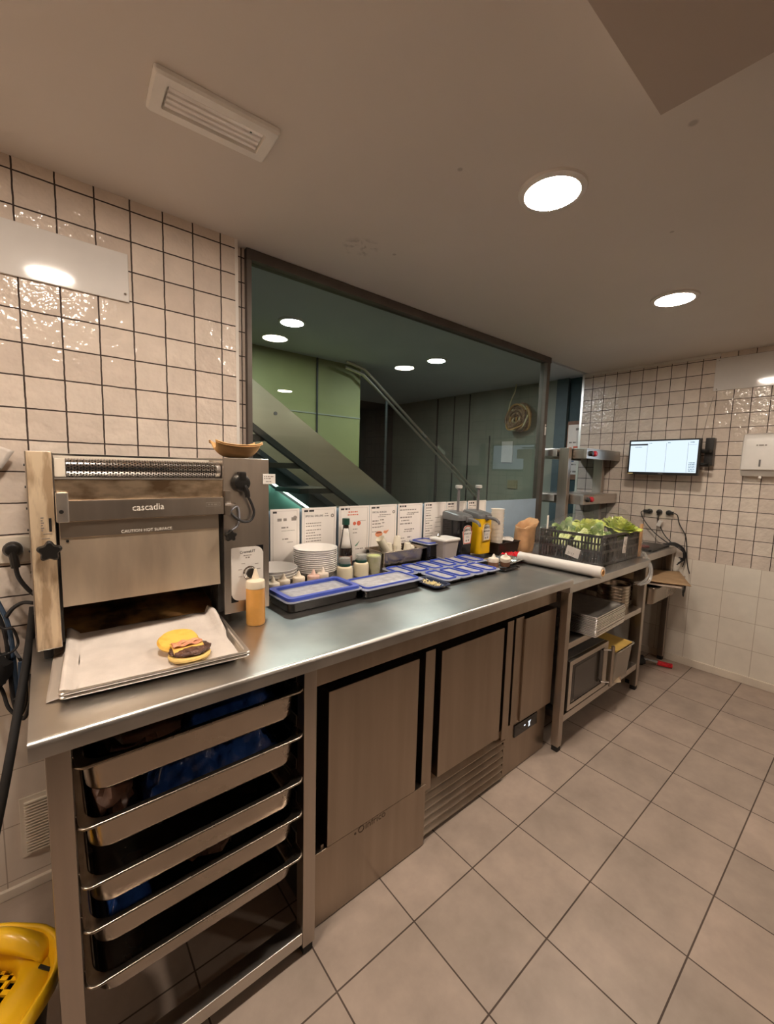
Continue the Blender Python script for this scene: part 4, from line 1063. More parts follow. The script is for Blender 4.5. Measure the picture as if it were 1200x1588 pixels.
ft = pan_mesh(.26, .17, .030, rim=.010, r=.02, t=.0015, taper=.012, cx=0, cy=0, cz=0).build('foil_tray', mat('foil', (.75, .73, .70), .22, 1, .1, 30, bump=.3, bs=40), None, 40)
ft.location = (2.20, 1.49, .9655); ft.rotation_euler = (0, 0, .1); tag(ft, 'shallow foil tray beside the red wrappers', 'tray')
ft.location.x = 2.185; ft.location.z = .9305

# ================================================================== FILM ROLL, CRATE, LETTUCE
fr2 = thing('film_roll', 'thick roll of cling film lying across the steel table end', 'film roll', (2.33, 1.215, .9305))
A = Vector((2.322, 1.470, .9635)); Bp = Vector((2.335, .962, .9635)); dr = (Bp-A).normalized()
RR = dr.to_track_quat('Z', 'Y').to_matrix()
LL = (Bp-A).length
MB().lathe([(.0195, 0), (.033, 0), (.033, LL), (.0195, LL)], A, 36, RR, False, False).build('film', mat('wound_film', (.76, .71, .66), .22, 0, .04, 4, coat=.5), fr2)
MB().lathe([(.0145, -.003), (.0195, -.003), (.0195, LL+.003), (.0145, LL+.003), (.0145, -.003)], A, 28, RR, False, False).build('card_core', kraft, fr2)

ck = thing('vegetable_crate', 'black lattice crate of lettuce wrapped in cling film', 'crate', (2.90, 1.30, .931))
cz0, cz1 = .931, 1.125
cx0, cx1, cy0, cy1 = 2.60, 3.19, 1.09, 1.50
mb = MB()
mb.box(cx0, cx1, cy0, cy1, cz0, cz0+.006)
for z0, z1, t_ in ((cz0, cz0+.022, .012), (cz1-.016, cz1, .016), (cz0+.082, cz0+.098, .010), (cz1-.060, cz1-.048, .010)):
    mb.box(cx0, cx1, cy0, cy0+t_, z0, z1); mb.box(cx0, cx1, cy1-t_, cy1, z0, z1); mb.box(cx0, cx0+t_, cy0, cy1, z0, z1); mb.box(cx1-t_, cx1, cy0, cy1, z0, z1)
nx_, ny_ = 30, 20
for i in range(nx_+1):
    x = cx0+.004+(cx1-cx0-.008)*i/nx_; wd = .0085 if i % 10 else .016
    if 12 <= i <= 18: hi = cz1-.058
    else: hi = cz1-.01
    mb.box(x-wd/2, x+wd/2, cy0+.002, cy0+.008, cz0, hi); mb.box(x-wd/2, x+wd/2, cy1-.008, cy1-.002, cz0, hi)
for i in range(ny_+1):
    y = cy0+.004+(cy1-cy0-.008)*i/ny_; wd = .0105 if i % 10 else .016
    hi = cz1-.058 if 7 <= i <= 13 else cz1-.01
    mb.box(cx0+.002, cx0+.008, y-wd/2, y+wd/2, cz0, hi); mb.box(cx1-.008, cx1-.002, y-wd/2, y+wd/2, cz0, hi)
for k in range(8):
    x = cx0+.06+k*.068; mb.box(x, x+.030, cy0+.003, cy0+.007, cz0+.02, cz0+.085)
mb.build('crate_body', mat('crate_plastic', (.013, .013, .012), .35, 0, .2), ck)
tk = MB().box(2.915, 2.965, cy0-.004, cy0-.001, .985, 1.095, .001, R=Yr(.12)).build('paper_ticket', paper, ck)
tk2 = MB().box(2.596, 2.599, 1.22, 1.31, .968, 1.030, .001, R=Xr(.22)).build('paper_ticket', paper, ck)
tx = text('ticket_number', '2117', .022, (2.5955, 1.300, .985), (0, -1, -.22), (0, -.2, 1), ink_soft, tk2, .0006)
tk3 = MB().box(2.60, 2.62, 1.455, 1.458, 1.10, 1.215, .001).build('paper_ticket', paper, ck)
MB().box(3.175, 3.20, 1.075, 1.088, .935, 1.165, .001).build('card_edge', mat('orange_card', (.62, .34, .15), .6), ck)
def lettuce(c, size, nleaf, m, seed, label, frill=1.0, lean=(0, 0, 1), name='lettuce'):
    rnd = random.Random(seed)
    mb = MB(); c = Vector(c)
    q = Vector(lean).to_track_quat('Z', 'Y').to_matrix()
    for k in range(nleaf):
        a = k*2.4+rnd.uniform(-.3, .3); f = (k+.5)/nleaf
        open_ = .22+.95*f
        L_ = size*(.75+.35*f)*rnd.uniform(.9, 1.1); W_ = L_*(.62 if frill > .5 else .34)
        sd = rnd.uniform(0, 50)
        def lf(u, v, a=a, open_=open_, L_=L_, W_=W_, sd=sd):
            t = v; wv = (u-.5)*2
            wd = W_*math.sin(PI*min(1, .12+.80*t))**.7
            curl = open_*t
            r_ = L_*(math.sin(curl)*.75+.04); h_ = L_*t*math.cos(curl*.9)
            edge = abs(wv)**2*max(0, t-.15)
            rf = frill*.10*L_*edge*math.sin(wv*15+sd+t*16)+.05*L_*noise.noise(Vector((wv*2, t*4, sd)))
            x = wv*wd*.6; y = r_+rf-.25*wd*wv*wv
            p = Vector((x*math.cos(a)-y*math.sin(a), x*math.sin(a)+y*math.cos(a), h_+rf*.6))
            return c+q @ p
        mb.grid(14, 10, lf)
    o = mb.build('leaves', m, None, None)
    o.name = name
    return tag(o, label, 'lettuce', 'lettuces in the crate')
lettuce((3.04, 1.185, 1.055), .170, 36, lettuce_a, 3, 'big frilly yellow green lettuce at the near corner of the crate', 1.1, (-.1, -.25, 1))
lettuce((2.90, 1.31, 1.04), .160, 28, lettuce_a, 5, 'yellow green lettuce in the middle of the crate, behind the frilly one', .9, (-.5, -.1, .8))
lettuce((2.84, 1.42, 1.04), .17, 14, lettuce_b, 7, 'romaine lettuce lying along the back of the crate near the gantry post', .35, (-.8, .1, .45), 'romaine_lettuce')
lettuce((2.86, 1.22, 1.03), .17, 14, lettuce_b, 11, 'romaine lettuce lying along the front side of the crate', .35, (-.85, -.05, .40), 'romaine_lettuce')
lettuce((3.06, 1.38, 1.03), .15, 16, lettuce_b, 15, 'darker green romaine at the far corner of the crate', .5, (-.4, .1, .8), 'romaine_lettuce')
for k, (y, s_) in enumerate(((1.16, 2), (1.27, 4), (1.38, 6))):
    mb = MB()
    for j in range(5):
        mb.tube([(2.63+.012*j, y-.03+.018*j, 1.02+.01*(j % 2)), (2.72, y-.02+.014*j, 1.075), (2.82, y-.015+.012*j, 1.105+.006*j)], .010, 7, 4)
    o = mb.build('lettuce_stalks', lettuce_c); tag(o, ('pale lettuce stalks at the near side of the crate', 'pale lettuce stalks in the middle of the crate', 'pale lettuce stalks at the back of the crate')[k], 'lettuce', 'pale stalks in the crate')
# cling film thrown over the crate
def wrap(u, v):
    x = cx0-.012+(cx1-cx0+.024)*u; y = cy0-.014+(cy1-cy0+.028)*v
    e = min(min(u, 1-u)*7, min(v, 1-v)*7, 1)
    hump = .040+.105*math.exp(-((x-3.03)**2+(y-1.19)**2)/.022)+.060*math.exp(-((x-2.82)**2+(y-1.33)**2)/.03)
    z = 1.128+e*hump+.012*noise.noise(Vector((x*16, y*16, 2)))*e+.006*noise.noise(Vector((x*50, y*50, 7)))
    return (x, y, z+.012*(1-e)*noise.noise(Vector((x*20, y*20, 1))))
tag(MB().grid(60, 44, wrap).build('cling_film_sheet', film, None, None), 'cling film sheet stretched over the lettuces in the crate', 'film')
def wrap2(u, v):
    x = 2.62+.60*u; z = 1.125-.30*v*(.55+.45*noise.noise(Vector((u*4, 0, 3))))-.02
    return (x+.03*noise.noise(Vector((u*7, v*5, 5))), 1.072-.035*v+.022*noise.noise(Vector((u*9, v*7, 8)))-.012*math.sin(u*30+v*6), max(z, .80))
tag(MB().grid(60, 24, wrap2).build('cling_film_sheet', film, None, None), 'loose cling film hanging down the near long side of the crate', 'film')
def wrap3(u, v):
    y = 1.06+.46*u; z = 1.13-.185*v
    return (2.588-.02*v+.016*noise.noise(Vector((u*8, v*6, 5))), y, max(.936, z+.01*noise.noise(Vector((u*9, v*7, 8)))))
tag(MB().grid(40, 16, wrap3).build('cling_film_sheet', film, None, None), 'cling film down the short end of the crate beside the paper bag', 'film')
mb = MB()
for k in range(7):
    a = random.uniform(-.012, .012); b = random.uniform(-.01, .01)
    mb.tube([(3.19+a, 1.055+b, .97), (3.15+a*2, .99+b, .88), (3.09+a*2, .985+b*2, .80), (3.04+a*4, 1.03+b*3, .775)], .004, 5, 6)
tag(mb.build('film_strand', clear('film_twist', (.85, .84, .82), .35, .12, diff=.3, dcol=(.9, .88, .85), fres=False)), 'twisted strand of cling film trailing off the crate to the steel rings', 'film')

# ================================================================== SHELF CONTENTS
sp = pan_mesh(.40, .60, .022, rim=.010, r=.018, t=.0016, taper=.014)
so = sp.build('sheet_pan', alu, None, 40)
nm = ('lowest', 'second from the bottom', 'third from the bottom', 'fourth from the bottom', 'fifth from the bottom', 'sixth from the bottom', 'sixth from the top', 'fifth from the top', 'fourth from the top', 'third from the top', 'second from the top', 'topmost')
for k in range(12):
    o = so if k == 0 else dup(so)
    o.location = (2.455+random.uniform(-.003, .003), 1.245+random.uniform(-.004, .004), .601+.0095*k); o.rotation_euler = (0, 0, .03+random.uniform(-.006, .006))
    tag(o, 'aluminium sheet pan, %s of the stack on the open shelf' % nm[k], 'tray', 'sheet pans stacked on the shelf')
ring0 = MB().lathe([(.090, 0), (.098, 0), (.1, .004), (.1, .018), (.104, .022), (.104, .025), (.097, .025), (.096, .004), (.090, .003)], (0, 0, 0), 44, None, False, False)
ring0.loft([[(.0905*math.cos(2*PI*i/44), .0905*math.sin(2*PI*i/44), z) for i in range(44)] for z in (.0, .003)])
r0 = ring0.build('steel_dish', mat('dish_steel', (.66, .60, .52), .22, 1, .06), None, 40)
for k in range(7):
    o = r0 if k == 0 else dup(r0)
    o.location = (3.025+random.uniform(-.002, .002), 1.165, .601+.0215*k)
    tag(o, 'round steel dish, %s of the stack under the twisted film' % ('lowest', 'second from the bottom', 'third from the bottom', 'middle', 'third from the top', 'second from the top', 'topmost')[k], 'dish', 'stacked round steel dishes')
bd = thing('black_appliance', 'black appliance with a small red light at the back of the shelf', 'appliance', (2.66, 1.64, .601))
MB().box(2.42, 2.90, 1.56, 1.74, .601, .80, .01).build('case', black_gl, bd)
MB().lathe([(.006, 0), (.005, .003)], (2.70, 1.56, .742), 12, Xr(PI/2)).build('red_light', emitter('red_led', (1, .05, .03), 2.0), bd)
MB().lathe([(.005, 0), (.004, .003)], (2.60, 1.56, .735), 12, Xr(PI/2)).build('indicator', grey_pl, bd)
cl_ = MB()
for i in range(9):
    for j in range(5):
        cl_.tube([(2.66+.03*i, 1.47, .63+.02*j), (2.688+.03*i, 1.47, .63+.02*j)], .004, 6) if (i+j) % 2 else cl_.tube([(2.66+.03*i, 1.47, .625+.02*j), (2.66+.03*i, 1.47, .65+.02*j)], .004, 6)
cl_.box(2.645, 2.94, 1.465, 1.475, .601, .612); cl_.box(2.645, 2.94, 1.465, 1.475, .715, .722); cl_.box(2.645, 2.655, 1.465, 1.475, .601, .722); cl_.box(2.93, 2.94, 1.465, 1.475, .601, .722)
tag(cl_.build('lattice_rack', alu), 'small metal lattice rack behind the stacked sheet pans', 'rack')

mw = thing('microwave_oven', 'steel fronted microwave oven on the bottom shelf', 'microwave', (2.375, 1.19, .196))
MB().box(2.138, 2.612, 1.030, 1.36, .206, .494, .006).build('case', mat('grey_case', (.20, .19, .18), .4, .3, .08), mw)
for x in (2.17, 2.58):
    for y in (1.07, 1.32): MB().cyl((x, y, .196), (x, y, .208), .012).build('foot', black_rub, mw)
fm = MB()
for (x0, x1, z0, z1) in ((2.138, 2.612, .210, .240), (2.138, 2.612, .465, .492), (2.138, 2.168, .240, .465), (2.560, 2.612, .240, .465)):
    fm.box(x0, x1, 1.008, 1.032, z0, z1, .002)
dr_ = fm.build('door_frame', steel_h, mw)
MB().box(2.166, 2.562, 1.012, 1.030, .238, .467).build('door_glass', black_gl, dr_)
MB().box(2.205, 2.455, 1.0105, 1.0125, .262, .445, .001).build('mesh_window', mat('oven_window', (.055, .050, .046), .18, 0, .05), dr_)
text('logo', 'candy', .013, (2.185, 1.0112, .246), (1, 0, 0), (0, 0, 1), alu, dr_, .0006)
MB().tube([(2.588, .972, .225), (2.588, .972, .478)], .010, 12).build('handle', steel, dr_)
MB().tube([(2.548, 1.010, .452), (2.588, .972, .452)], .005, 8).build('handle_mount', chrome, dr_)
MB().tube([(2.548, 1.010, .250), (2.588, .972, .250)], .005, 8).build('handle_mount', chrome, dr_)

yb = thing('storage_box', 'clear plastic box with yellow labelled packets beside the microwave', 'storage box', (2.80, 1.15, .196))
o1 = lambda w_, d_, z, r=.02: [(2.795+a, 1.155+b, z) for a, b in rrect(w_, d_, r, 4)]
MB().loft([o1(.225, .31, .196), o1(.232, .318, .202), o1(.262, .348, .405), o1(.282, .366, .408), o1(.282, .366, .415)], True, False).build('box', clear('milky_plastic', (.86, .84, .80), 1.2, .12, diff=.35, dcol=(.66, .60, .52)), yb, 35, .002)
for k in range(4):
    tag(MB().blob((2.76+.03*(k % 2), 1.09+.04*k, .205+.048*k), (.095, .115, .024), .18, 2, k+30, 22, flat=-.022).build('food_packet', mat('brown_packet', (.30, .16, .08), .3, 0, vs=14, col2=(.62, .50, .34))), ('brown packet at the bottom of the clear storage box', 'brown packet second from the bottom of the clear storage box', 'brown packet second from the top in the clear storage box', 'brown packet at the top of the clear storage box')[k], 'packet', 'packets in the storage box')
yl = MB().box(2.665, 2.925, .985, 1.32, .416, .424, .003, R=Xr(.05)).build('yellow_packet', mat('yellow_card', (.70, .46, .12), .45, 0, .08)); tag(yl, 'flat yellow packet with dark print lying on the clear storage box', 'packet')
q = MB(); strokes(q, (2.74, 1.10, .4195), (1, 0, 0), (0, 1, .05), [(0, 0, .05, .014), (.09, .06, .05, .012), (-.03, .09, .03, .03), (.02, .15, .07, .012)]); q.build('printing', ink, yl)

# ================================================================== END WALL FITTINGS
tv = thing('monitor', 'wall mounted black monitor showing a pale blue order screen', 'monitor', (0, 0, 0))
W, H = .492, .276
MB().box(-W/2, W/2, -.008, .032, -H/2, H/2, .004).build('case', black_pl, tv)
scn = MB().box(-W/2+.014, W/2-.014, -.0095, -.0078, -H/2+.020, H/2-.012).build('screen', screen_m, tv)
q = MB(); iw, ih = W-.028, H-.032
for u in (.27, .555, .865): q.box(-W/2+.014+iw*u, -W/2+.0155+iw*u, -.0102, -.0095, -H/2+.022, H/2-.030)
q.box(-W/2+.014+iw*.865, W/2-.02, -.0102, -.0095, H/2-.046, H/2-.0448)
q.build('column_lines', mat('screen_line', (.25, .28, .30), .5), scn)
MB().box(-W/2+.014, -W/2+.014+iw*.275, -.0104, -.0095, H/2-.044, H/2-.032).build('header_bar', mat('screen_dark', (.02, .025, .03), .5), scn)
q = MB(); strokes(q, (-W/2+.02, -.0096, -H/2+.02), (1, 0, 0), (0, 0, 1), [(.03, .196, .05, .004), (.13, .226, .02, .004), (.26, .226, .02, .004), (iw*.88, .225, .03, .005)]+[(iw*.88, .012+.012*k, .042, .005) for k in range(6)]); q.build('screen_text', mat('screen_teal', (.10, .25, .30), .5), scn)
MB().box(-W/2+.006, -W/2+.046, -.0092, -.0078, -H/2+.004, -H/2+.013).build('sticker', mat('yellow_sticker', (.72, .60, .30), .5), tv)
MB().box(-.016, .016, -.0088, -.0078, -H/2+.006, -H/2+.012).build('maker_mark', grey_pl, tv)
MB().box(-.05, .05, .03, .055, -.05, .05, .004).build('mount_plate', black_pl, tv)
MB().tube([(.06, .052, .04), (W/2+.02, .055, .045), (W/2+.050, .045, .045)], .014, 8).build('swing_arm', black_pl, tv)
MB().tube([(.06, .052, -.045), (W/2+.02, .055, -.055), (W/2+.050, .045, -.055)], .014, 8).build('swing_arm', black_pl, tv)
tv.location = (3.745, 1.172, 1.645); tv.rotation_euler = (0, 0, -PI/2-.03)
wp = MB().box(3.835, XR, .872, .925, 1.585, 1.790, .004).build('wall_bracket', black_pl)
off = wp.location.copy(); wp.parent = tv; wp.matrix_parent_inverse = Matrix.LocRotScale(tv.location, tv.rotation_euler, None).inverted()
q = MB(); q.tube([(3.88, .96, 1.79), (3.895, .95, 1.90), (3.896, .935, 2.02), (3.896, .92, 2.10)], .0015, 6, 4); tag(q.build('thin_wire', ink_soft), 'thin grey wire running up the tiles from the monitor', 'wire')
def wall_panel(x, label, pts, nrm):
    pass
wpn = thing('white_panel', 'white screwed panel on the tiles above the paper dispenser', 'panel', (XR-.006, .77, 2.14))
MB().box(XR-.010, XR-.001, .55, .925, 2.138, 2.372, .003).build('board', mat('glossy_white_panel', (.74, .71, .68), .08, 0, .02), wpn)
for (y, z) in ((.905, 2.150), (.905, 2.358), (.76, 2.360)): MB().cyl((XR-.010, y, z), (XR-.012, y, z), .004, n=10).build('screw', chrome, wpn)
wpb = thing('white_panel', 'white glossy screwed panel on the tiles above the toaster', 'panel', (.0, YB-.006, 2.06))
MB().box(-.28, .262, YB-.010, YB-.001, 2.060, 2.222, .003).build('board', MATS['glossy_white_panel'], wpb)
for (x, z) in ((.250, 2.085), (.045, 2.085)): MB().cyl((x, YB-.010, z), (x, YB-.012, z), .004, n=10).build('screw', chrome, wpb)
pd = thing('paper_dispenser', 'white paper towel dispenser on the tiled wall below the white panel', 'paper dispenser', (XR, .57, 1.51))
def dr2(y0, y1, x0, z): return [(x0+.0, y0, z), (XR-.001, y0, z), (XR-.001, y1, z), (x0, y1, z)]
def ds(x_in, z, k=1.0):
    pts = []
    for i in range(9):
        a = PI/2*i/8; pts.append((x_in+.04*(1-math.sin(a)), .43+.04*(1-math.cos(a)), z)) if False else None
    return [(XR-.001, .43, z), (XR-.001, .705, z), (x_in+.030, .705, z), (x_in+.008, .697, z), (x_in, .675, z), (x_in, .46, z), (x_in+.008, .438, z), (x_in+.030, .43, z)]
MB().loft([ds(3.800, 1.552), ds(3.785, 1.56), ds(3.785, 1.60), ds(3.795, 1.76), ds(3.815, 1.800), ds(3.845, 1.812)]).build('cover', white_pl, pd)
MB().loft([ds(3.835, 1.515), ds(3.80, 1.551)]).build('tray_lip', white_pl, pd)
MB().box(3.782, 3.786, .592, .602, 1.580, 1.628, .001).build('window_slot', grey_pl, pd)
q = MB(); strokes(q, (3.7885, .625, 1.722), (0, -1, 0), (0, 0, 1), [(0, 0, .055, .008)]); q.build('logo', ink_soft, pd)
MB().box(3.815, 3.83, .585, .600, 1.50, 1.516, .002).build('paper_end', paper, pd)
so_ = thing('power_socket', 'triple white wall socket on the tiles beside the gantry', 'socket', (XR-.008, 1.205, 1.15))
MB().box(XR-.012, XR-.001, 1.097, 1.305, 1.155, 1.252, .004).build('plate', cream_pl, so_)
pcs = (1.265, 1.195, 1.128)
for y in pcs:
    MB().lathe([(.021, 0), (.024, .002), (.024, .003)], (XR-.012, y, 1.205), 20, Yr(-PI/2)).build('socket_well', white_pl, so_)
def plug(y, sy, label, pts, cm=cable_m):
    t = thing('power_plug', label, 'plug', (XR-.04, y, 1.20), 'plugs in the triple socket')
    mb = MB(); mb.lathe([(.020, 0), (.022, .012), (.016, .030), (.010, .034)], (XR-.0155, y, 1.205), 20, Yr(-PI/2))
    if sy: mb.tube([(XR-.040, y, 1.205), (XR-.042, y+sy*.025, 1.205), (XR-.040, y+sy*.038, 1.205)], .013, 10)
    else: mb.tube([(XR-.045, y, 1.20), (XR-.046, y, 1.18)], .010, 10)
    mb.build('plug_body', black_pl, t)
    MB().tube(pts, .0038, 7, 6).build('cable', cm, t)
plug(pcs[0], 1, 'black plug in the socket nearest the crate, cable looping down', [(3.86, 1.305, 1.205), (3.862, 1.325, 1.19), (3.865, 1.300, 1.13), (3.86, 1.22, 1.04), (3.84, 1.12, .975), (3.83, 1.05, .95), (3.84, .99, .90), (3.85, 1.0, .83)])
plug(pcs[1], 0, 'middle black plug in the triple socket', [(3.854, 1.195, 1.18), (3.856, 1.185, 1.12), (3.852, 1.14, 1.03), (3.84, 1.07, .965), (3.83, 1.01, .94), (3.85, .985, .86), (3.86, .995, .79)])
plug(pcs[2], -1, 'black plug in the socket farthest from the crate, its cable arching away', [(3.86, 1.088, 1.205), (3.865, 1.065, 1.19), (3.87, 1.045, 1.12), (3.87, 1.00, 1.04), (3.87, .985, .96), (3.86, .975, .88), (3.87, .965, .80), (3.86, .945, .745)])
q = MB()
for k in range(6):
    s_ = .006*k
    q.tube([(3.80+s_, 1.15-.01*k, .946+.004*k), (3.83, 1.08-.006*k, .955+.004*k), (3.85, 1.015-.004*k, .935), (3.855+.004*k, .99+.006*math.sin(k*2), .86), (3.85, 1.02+.012*math.cos(k), .80+.012*k)], .0045, 7, 6)
tag(q.build('cable_bundle', cable_m), 'bundle of black cables spilling over the corner of the side table', 'cable')
ad = MB().box(3.845, 3.865, 1.165, 1.195, 1.09, 1.14, .004, R=Xr(.35)).build('cable_adapter', white_pl); tag(ad, 'small white cable adapter hanging below the triple socket', 'adapter')
lp = thing('tablet_device', 'thin black device with a dark red puck lying on the side table', 'device', (3.55, 1.25, .941))
MB().box(3.42, 3.80, 1.08, 1.30, .941, .958, .006).build('slab', black_pl, lp)
MB().lathe([(.035, 0), (.037, .008), (.030, .014)], (3.50, 1.16, .958), 24).build('puck', mat('dark_red_plastic', (.15, .03, .03), .35), lp)

# ================================================================== BACK WALL, TOASTER SIDE
ps = thing('power_socket', 'white wall socket on the tiles beside the toaster', 'socket', (-.08, YB-.006, 1.16))
MB().box(-.128, -.045, YB-.013, YB-.001, 1.165, 1.250, .004).build('plate', cream_pl, ps)
MB().lathe([(.024, 0), (.027, .002), (.027, .003)], (-.088, YB-.013, 1.210), 24, Xr(PI/2)).build('socket_well', white_pl, ps)
pp = thing('power_plug', 'black plug in the wall socket beside the toaster, with a thick cable', 'plug', (-.088, YB-.04, 1.18))
mb = MB(); mb.lathe([(.024, 0), (.025, .016), (.018, .030), (.010, .034)], (-.088, YB-.0165, 1.212), 22, Xr(PI/2)); mb.tube([(-.088, YB-.040, 1.205), (-.085, YB-.043, 1.18), (-.083, YB-.043, 1.155)], .012, 10); mb.build('plug_body', black_pl, pp)
MB().tube([(-.083, YB-.043, 1.16), (-.078, YB-.045, 1.125), (-.062, YB-.046, 1.09), (-.040, YB-.046, 1.06), (-.01, YB-.03, 1.04)], .0065, 9, 6).build('cable', cable_m, pp)
psn = MB().grid(8, 8, lambda u, v: (-.19+.122*u-.034*v*u, 1.765-.012*math.sin(u*2), 1.575-.052*u-(.085-.025*u)*v)).build('hanging_paper', paper_gr, None, None, .0006); tag(psn, 'corner of a pale paper sheet hanging beside the toaster', 'paper')
pole = MB(); pole.tube([(-.042, 1.62, 1.055), (-.058, 1.59, .94), (-.085, 1.52, .80), (-.125, 1.43, .60), (-.19, 1.40, .30), (-.26, 1.38, .012)], .0115, 12, 4)
tag(pole.build('black_conduit', black_rub), 'thick black tube leaning by the end of the worktop', 'tube')
def cb(name, label, m, pts, r):
    tag(MB().tube(pts, r, 8, 6).build(name, m), label, 'cable', 'cables hanging by the worktop end')
cb('cable', 'blue grey cable hanging straight down in the bundle by the toaster', cable_b, [(-.16, 1.74, 1.14), (-.125, 1.735, 1.04), (-.108, 1.73, .97), (-.102, 1.725, .88), (-.100, 1.72, .79), (-.095, 1.71, .74), (-.088, 1.70, .79), (-.085, 1.70, .86)], .0065)
cb('cable', 'pale grey cable hanging in the bundle by the toaster', cable_g, [(-.17, 1.75, 1.00), (-.128, 1.745, .985), (-.112, 1.73, .93), (-.085, 1.72, .86), (-.070, 1.72, .83)], .0045)
cb('cable', 'black cable arching from the bundle to the black tube', cable_m, [(-.112, 1.725, 1.005), (-.095, 1.725, 1.03), (-.07, 1.72, 1.045), (-.045, 1.70, 1.045)], .006)
cb('cable', 'black cable with a long sagging loop under the worktop end', cable_m, [(-.18, 1.74, 1.09), (-.14, 1.735, 1.04), (-.118, 1.73, .95), (-.112, 1.72, .82), (-.105, 1.70, .72), (-.085, 1.68, .68), (-.065, 1.68, .74), (-.062, 1.68, .82)], .006)
cb('cable', 'black cable with a short loop in the bundle', cable_m, [(-.19, 1.74, .87), (-.13, 1.73, .885), (-.095, 1.725, .88), (-.078, 1.71, .82), (-.085, 1.70, .76), (-.105, 1.70, .74)], .005)
cb('cable', 'thin black cable wrapped around the bundle', cable_m, [(-.135, 1.71, 1.0), (-.118, 1.705, .975), (-.098, 1.705, .97), (-.088, 1.715, .92), (-.10, 1.70, .90), (-.125, 1.705, .89)], .004)
cb('cable', 'black cable with a wide loop low in the bundle', cable_m, [(-.20, 1.73, .83), (-.14, 1.72, .79), (-.12, 1.70, .72), (-.095, 1.69, .69), (-.078, 1.69, .73), (-.075, 1.69, .79)], .0055)
ab = MB(); ab.blob((-.155, 1.70, .845), (.05, .035, .06), .3, 3, 4, 20); tag(ab.build('adapter_tangle', black_rub), 'black power brick tangled in the hanging cables', 'adapter')
vt = MB(); vt.box(-.118, -.015, YB-.006, YB-.001, .125, .345, .002)
for k in range(18): vt.box(-.105, -.025, YB-.015, YB-.005, .140+.0108*k, .1445+.0108*k)
tag(vt.build('wall_vent', cream_pl), 'cream louvred wall vent low beside the rack', 'vent')

# mop bucket with wringer
bk = thing('mop_bucket', 'yellow mop bucket wringer standing on the floor by the rack', 'bucket', (-.225, 1.045, 0))
Rq = Zr(math.radians(-40)); Oq = Vector((-.225, 1.045, 0))
def bl_(cx, cy, w_, d_, r_, z): return [Oq+Rq @ Vector((a, b, z)) for a, b in rrect(w_, d_, r_, 8, cx, cy)]
bc = (-.02, .035)
def bo(k, z, r=.125): return bl_(bc[0], bc[1], .31*k, .40*k, r*k, z)
MB().loft([bo(.70, 0), bo(.72, .01), bo(.90, .325), bo(.84, .325), bo(.68, .02)], True, True).build('pail', mat('black_pail', (.02, .019, .018), .4), bk)
ym = mat('yellow_bucket_plastic', (.80, .47, .01), .28, 0, .06, coat=.2)
wr = MB(); wr.loft([bo(.95, .332), bo(1.02, .340), bo(1.035, .362), bo(1.03, .374), bo(1.00, .379), bo(.965, .377), bo(.945, .366), bo(.90, .352)], False, False)
wro = wr.build('rim', ym, bk, 60)
fn = MB(); fn.loft([bo(.90, .352), bl_(-.045, .075, .22, .26, .07, .347), bl_(-.05, .085, .185, .225, .06, .343), bl_(-.052, .088, .17, .21, .055, .325), bl_(-.052, .088, .16, .20, .05, .30)], False, False)
fn.build('funnel', ym, bk, 60, .003)
sv = MB()
for i in range(7):
    for j in range(8):
        lx, ly = -.130+.0245*i, -.010+.026*j
        for (ax, ay, bx_, by_) in ((lx, ly, .009, .026), (lx, ly, .0245, .010)):
            vs = [sv.V(Oq+Rq @ Vector((ax+p*bx_, ay+q2*by_, .302+r_*.007))) for p in (0, 1) for q2 in (0, 1) for r_ in (0, 1)]
            for f in ((0, 1, 3, 2), (4, 6, 7, 5), (0, 4, 5, 1), (2, 3, 7, 6), (0, 2, 6, 4), (1, 5, 7, 3)): sv.F([vs[i2] for i2 in f])
sv.build('sieve', ym, bk)
def hp(u, v):
    a = PI*u; lx, ly = -.135+.21*u, .175+.055*v
    p = Oq+Rq @ Vector((lx, ly, .352+.050*math.sin(a)**.8*math.sin(PI*min(1, v*.9+.1))**.7)); return p
MB().grid(20, 10, hp).build('press_hump', ym, bk, None, .005)
for (lx, ly) in ((.075, .165), (.045, .215)):
    vs = MB(); vv = [vs.V(Oq+Rq @ Vector((lx+p*.032, ly-p*.006+q2*.007, .3525+r_*.003))) for p in (0, 1) for q2 in (0, 1) for r_ in (0, 1)]
    for f in ((0, 1, 3, 2), (4, 6, 7, 5), (0, 4, 5, 1), (2, 3, 7, 6), (0, 2, 6, 4), (1, 5, 7, 3)): vs.F([vv[i2] for i2 in f])
    vs.build('slot', black_pl, bk)

# ================================================================== HALL FURNISHINGS
str_ = thing('staircase', 'steel staircase with a broad plain stringer beyond the glass', 'staircase', (1.6, 2.7, 0))
dx, dz = 1.23, -.803
def stringer(y0, y1, nm):
    xa = .25
    top = lambda x: 2.058+(x-1.005)*dz/dx
    bot = lambda x: 1.784+(x-1.0026)*(-.666)
    xe = 2.95
    MB().prism([(xa, bot(xa)), (xa, min(top(xa), CEIL-.005)), (.46, min(top(.46), CEIL-.005)), (xe, top(xe)), (xe, bot(xe))], 'y', y0, y1).build(nm, stair_steel, str_)
    MB().prism([(xa, bot(xa)-.045), (xa, bot(xa)), (xe, bot(xe)), (xe, bot(xe)-.045)], 'y', y0-.004, y1+.02).build('stringer_flange', hall_dark, str_)
stringer(2.60, 2.615, 'stringer'); stringer(3.02, 3.035, 'stringer')
MB().cyl((1.182, 2.60, 1.837), (1.182, 2.594, 1.837), .012).build('bolt', grey_pl, str_)
for k in range(9):
    x = .33+.27*k; z = 2.16-.176*k-.13
    if z > CEIL-.1: continue
    MB().box(x-.04, x+.26, 2.62, 3.02, z-.02, z+.018, .003).build('tread', tread_m, str_)
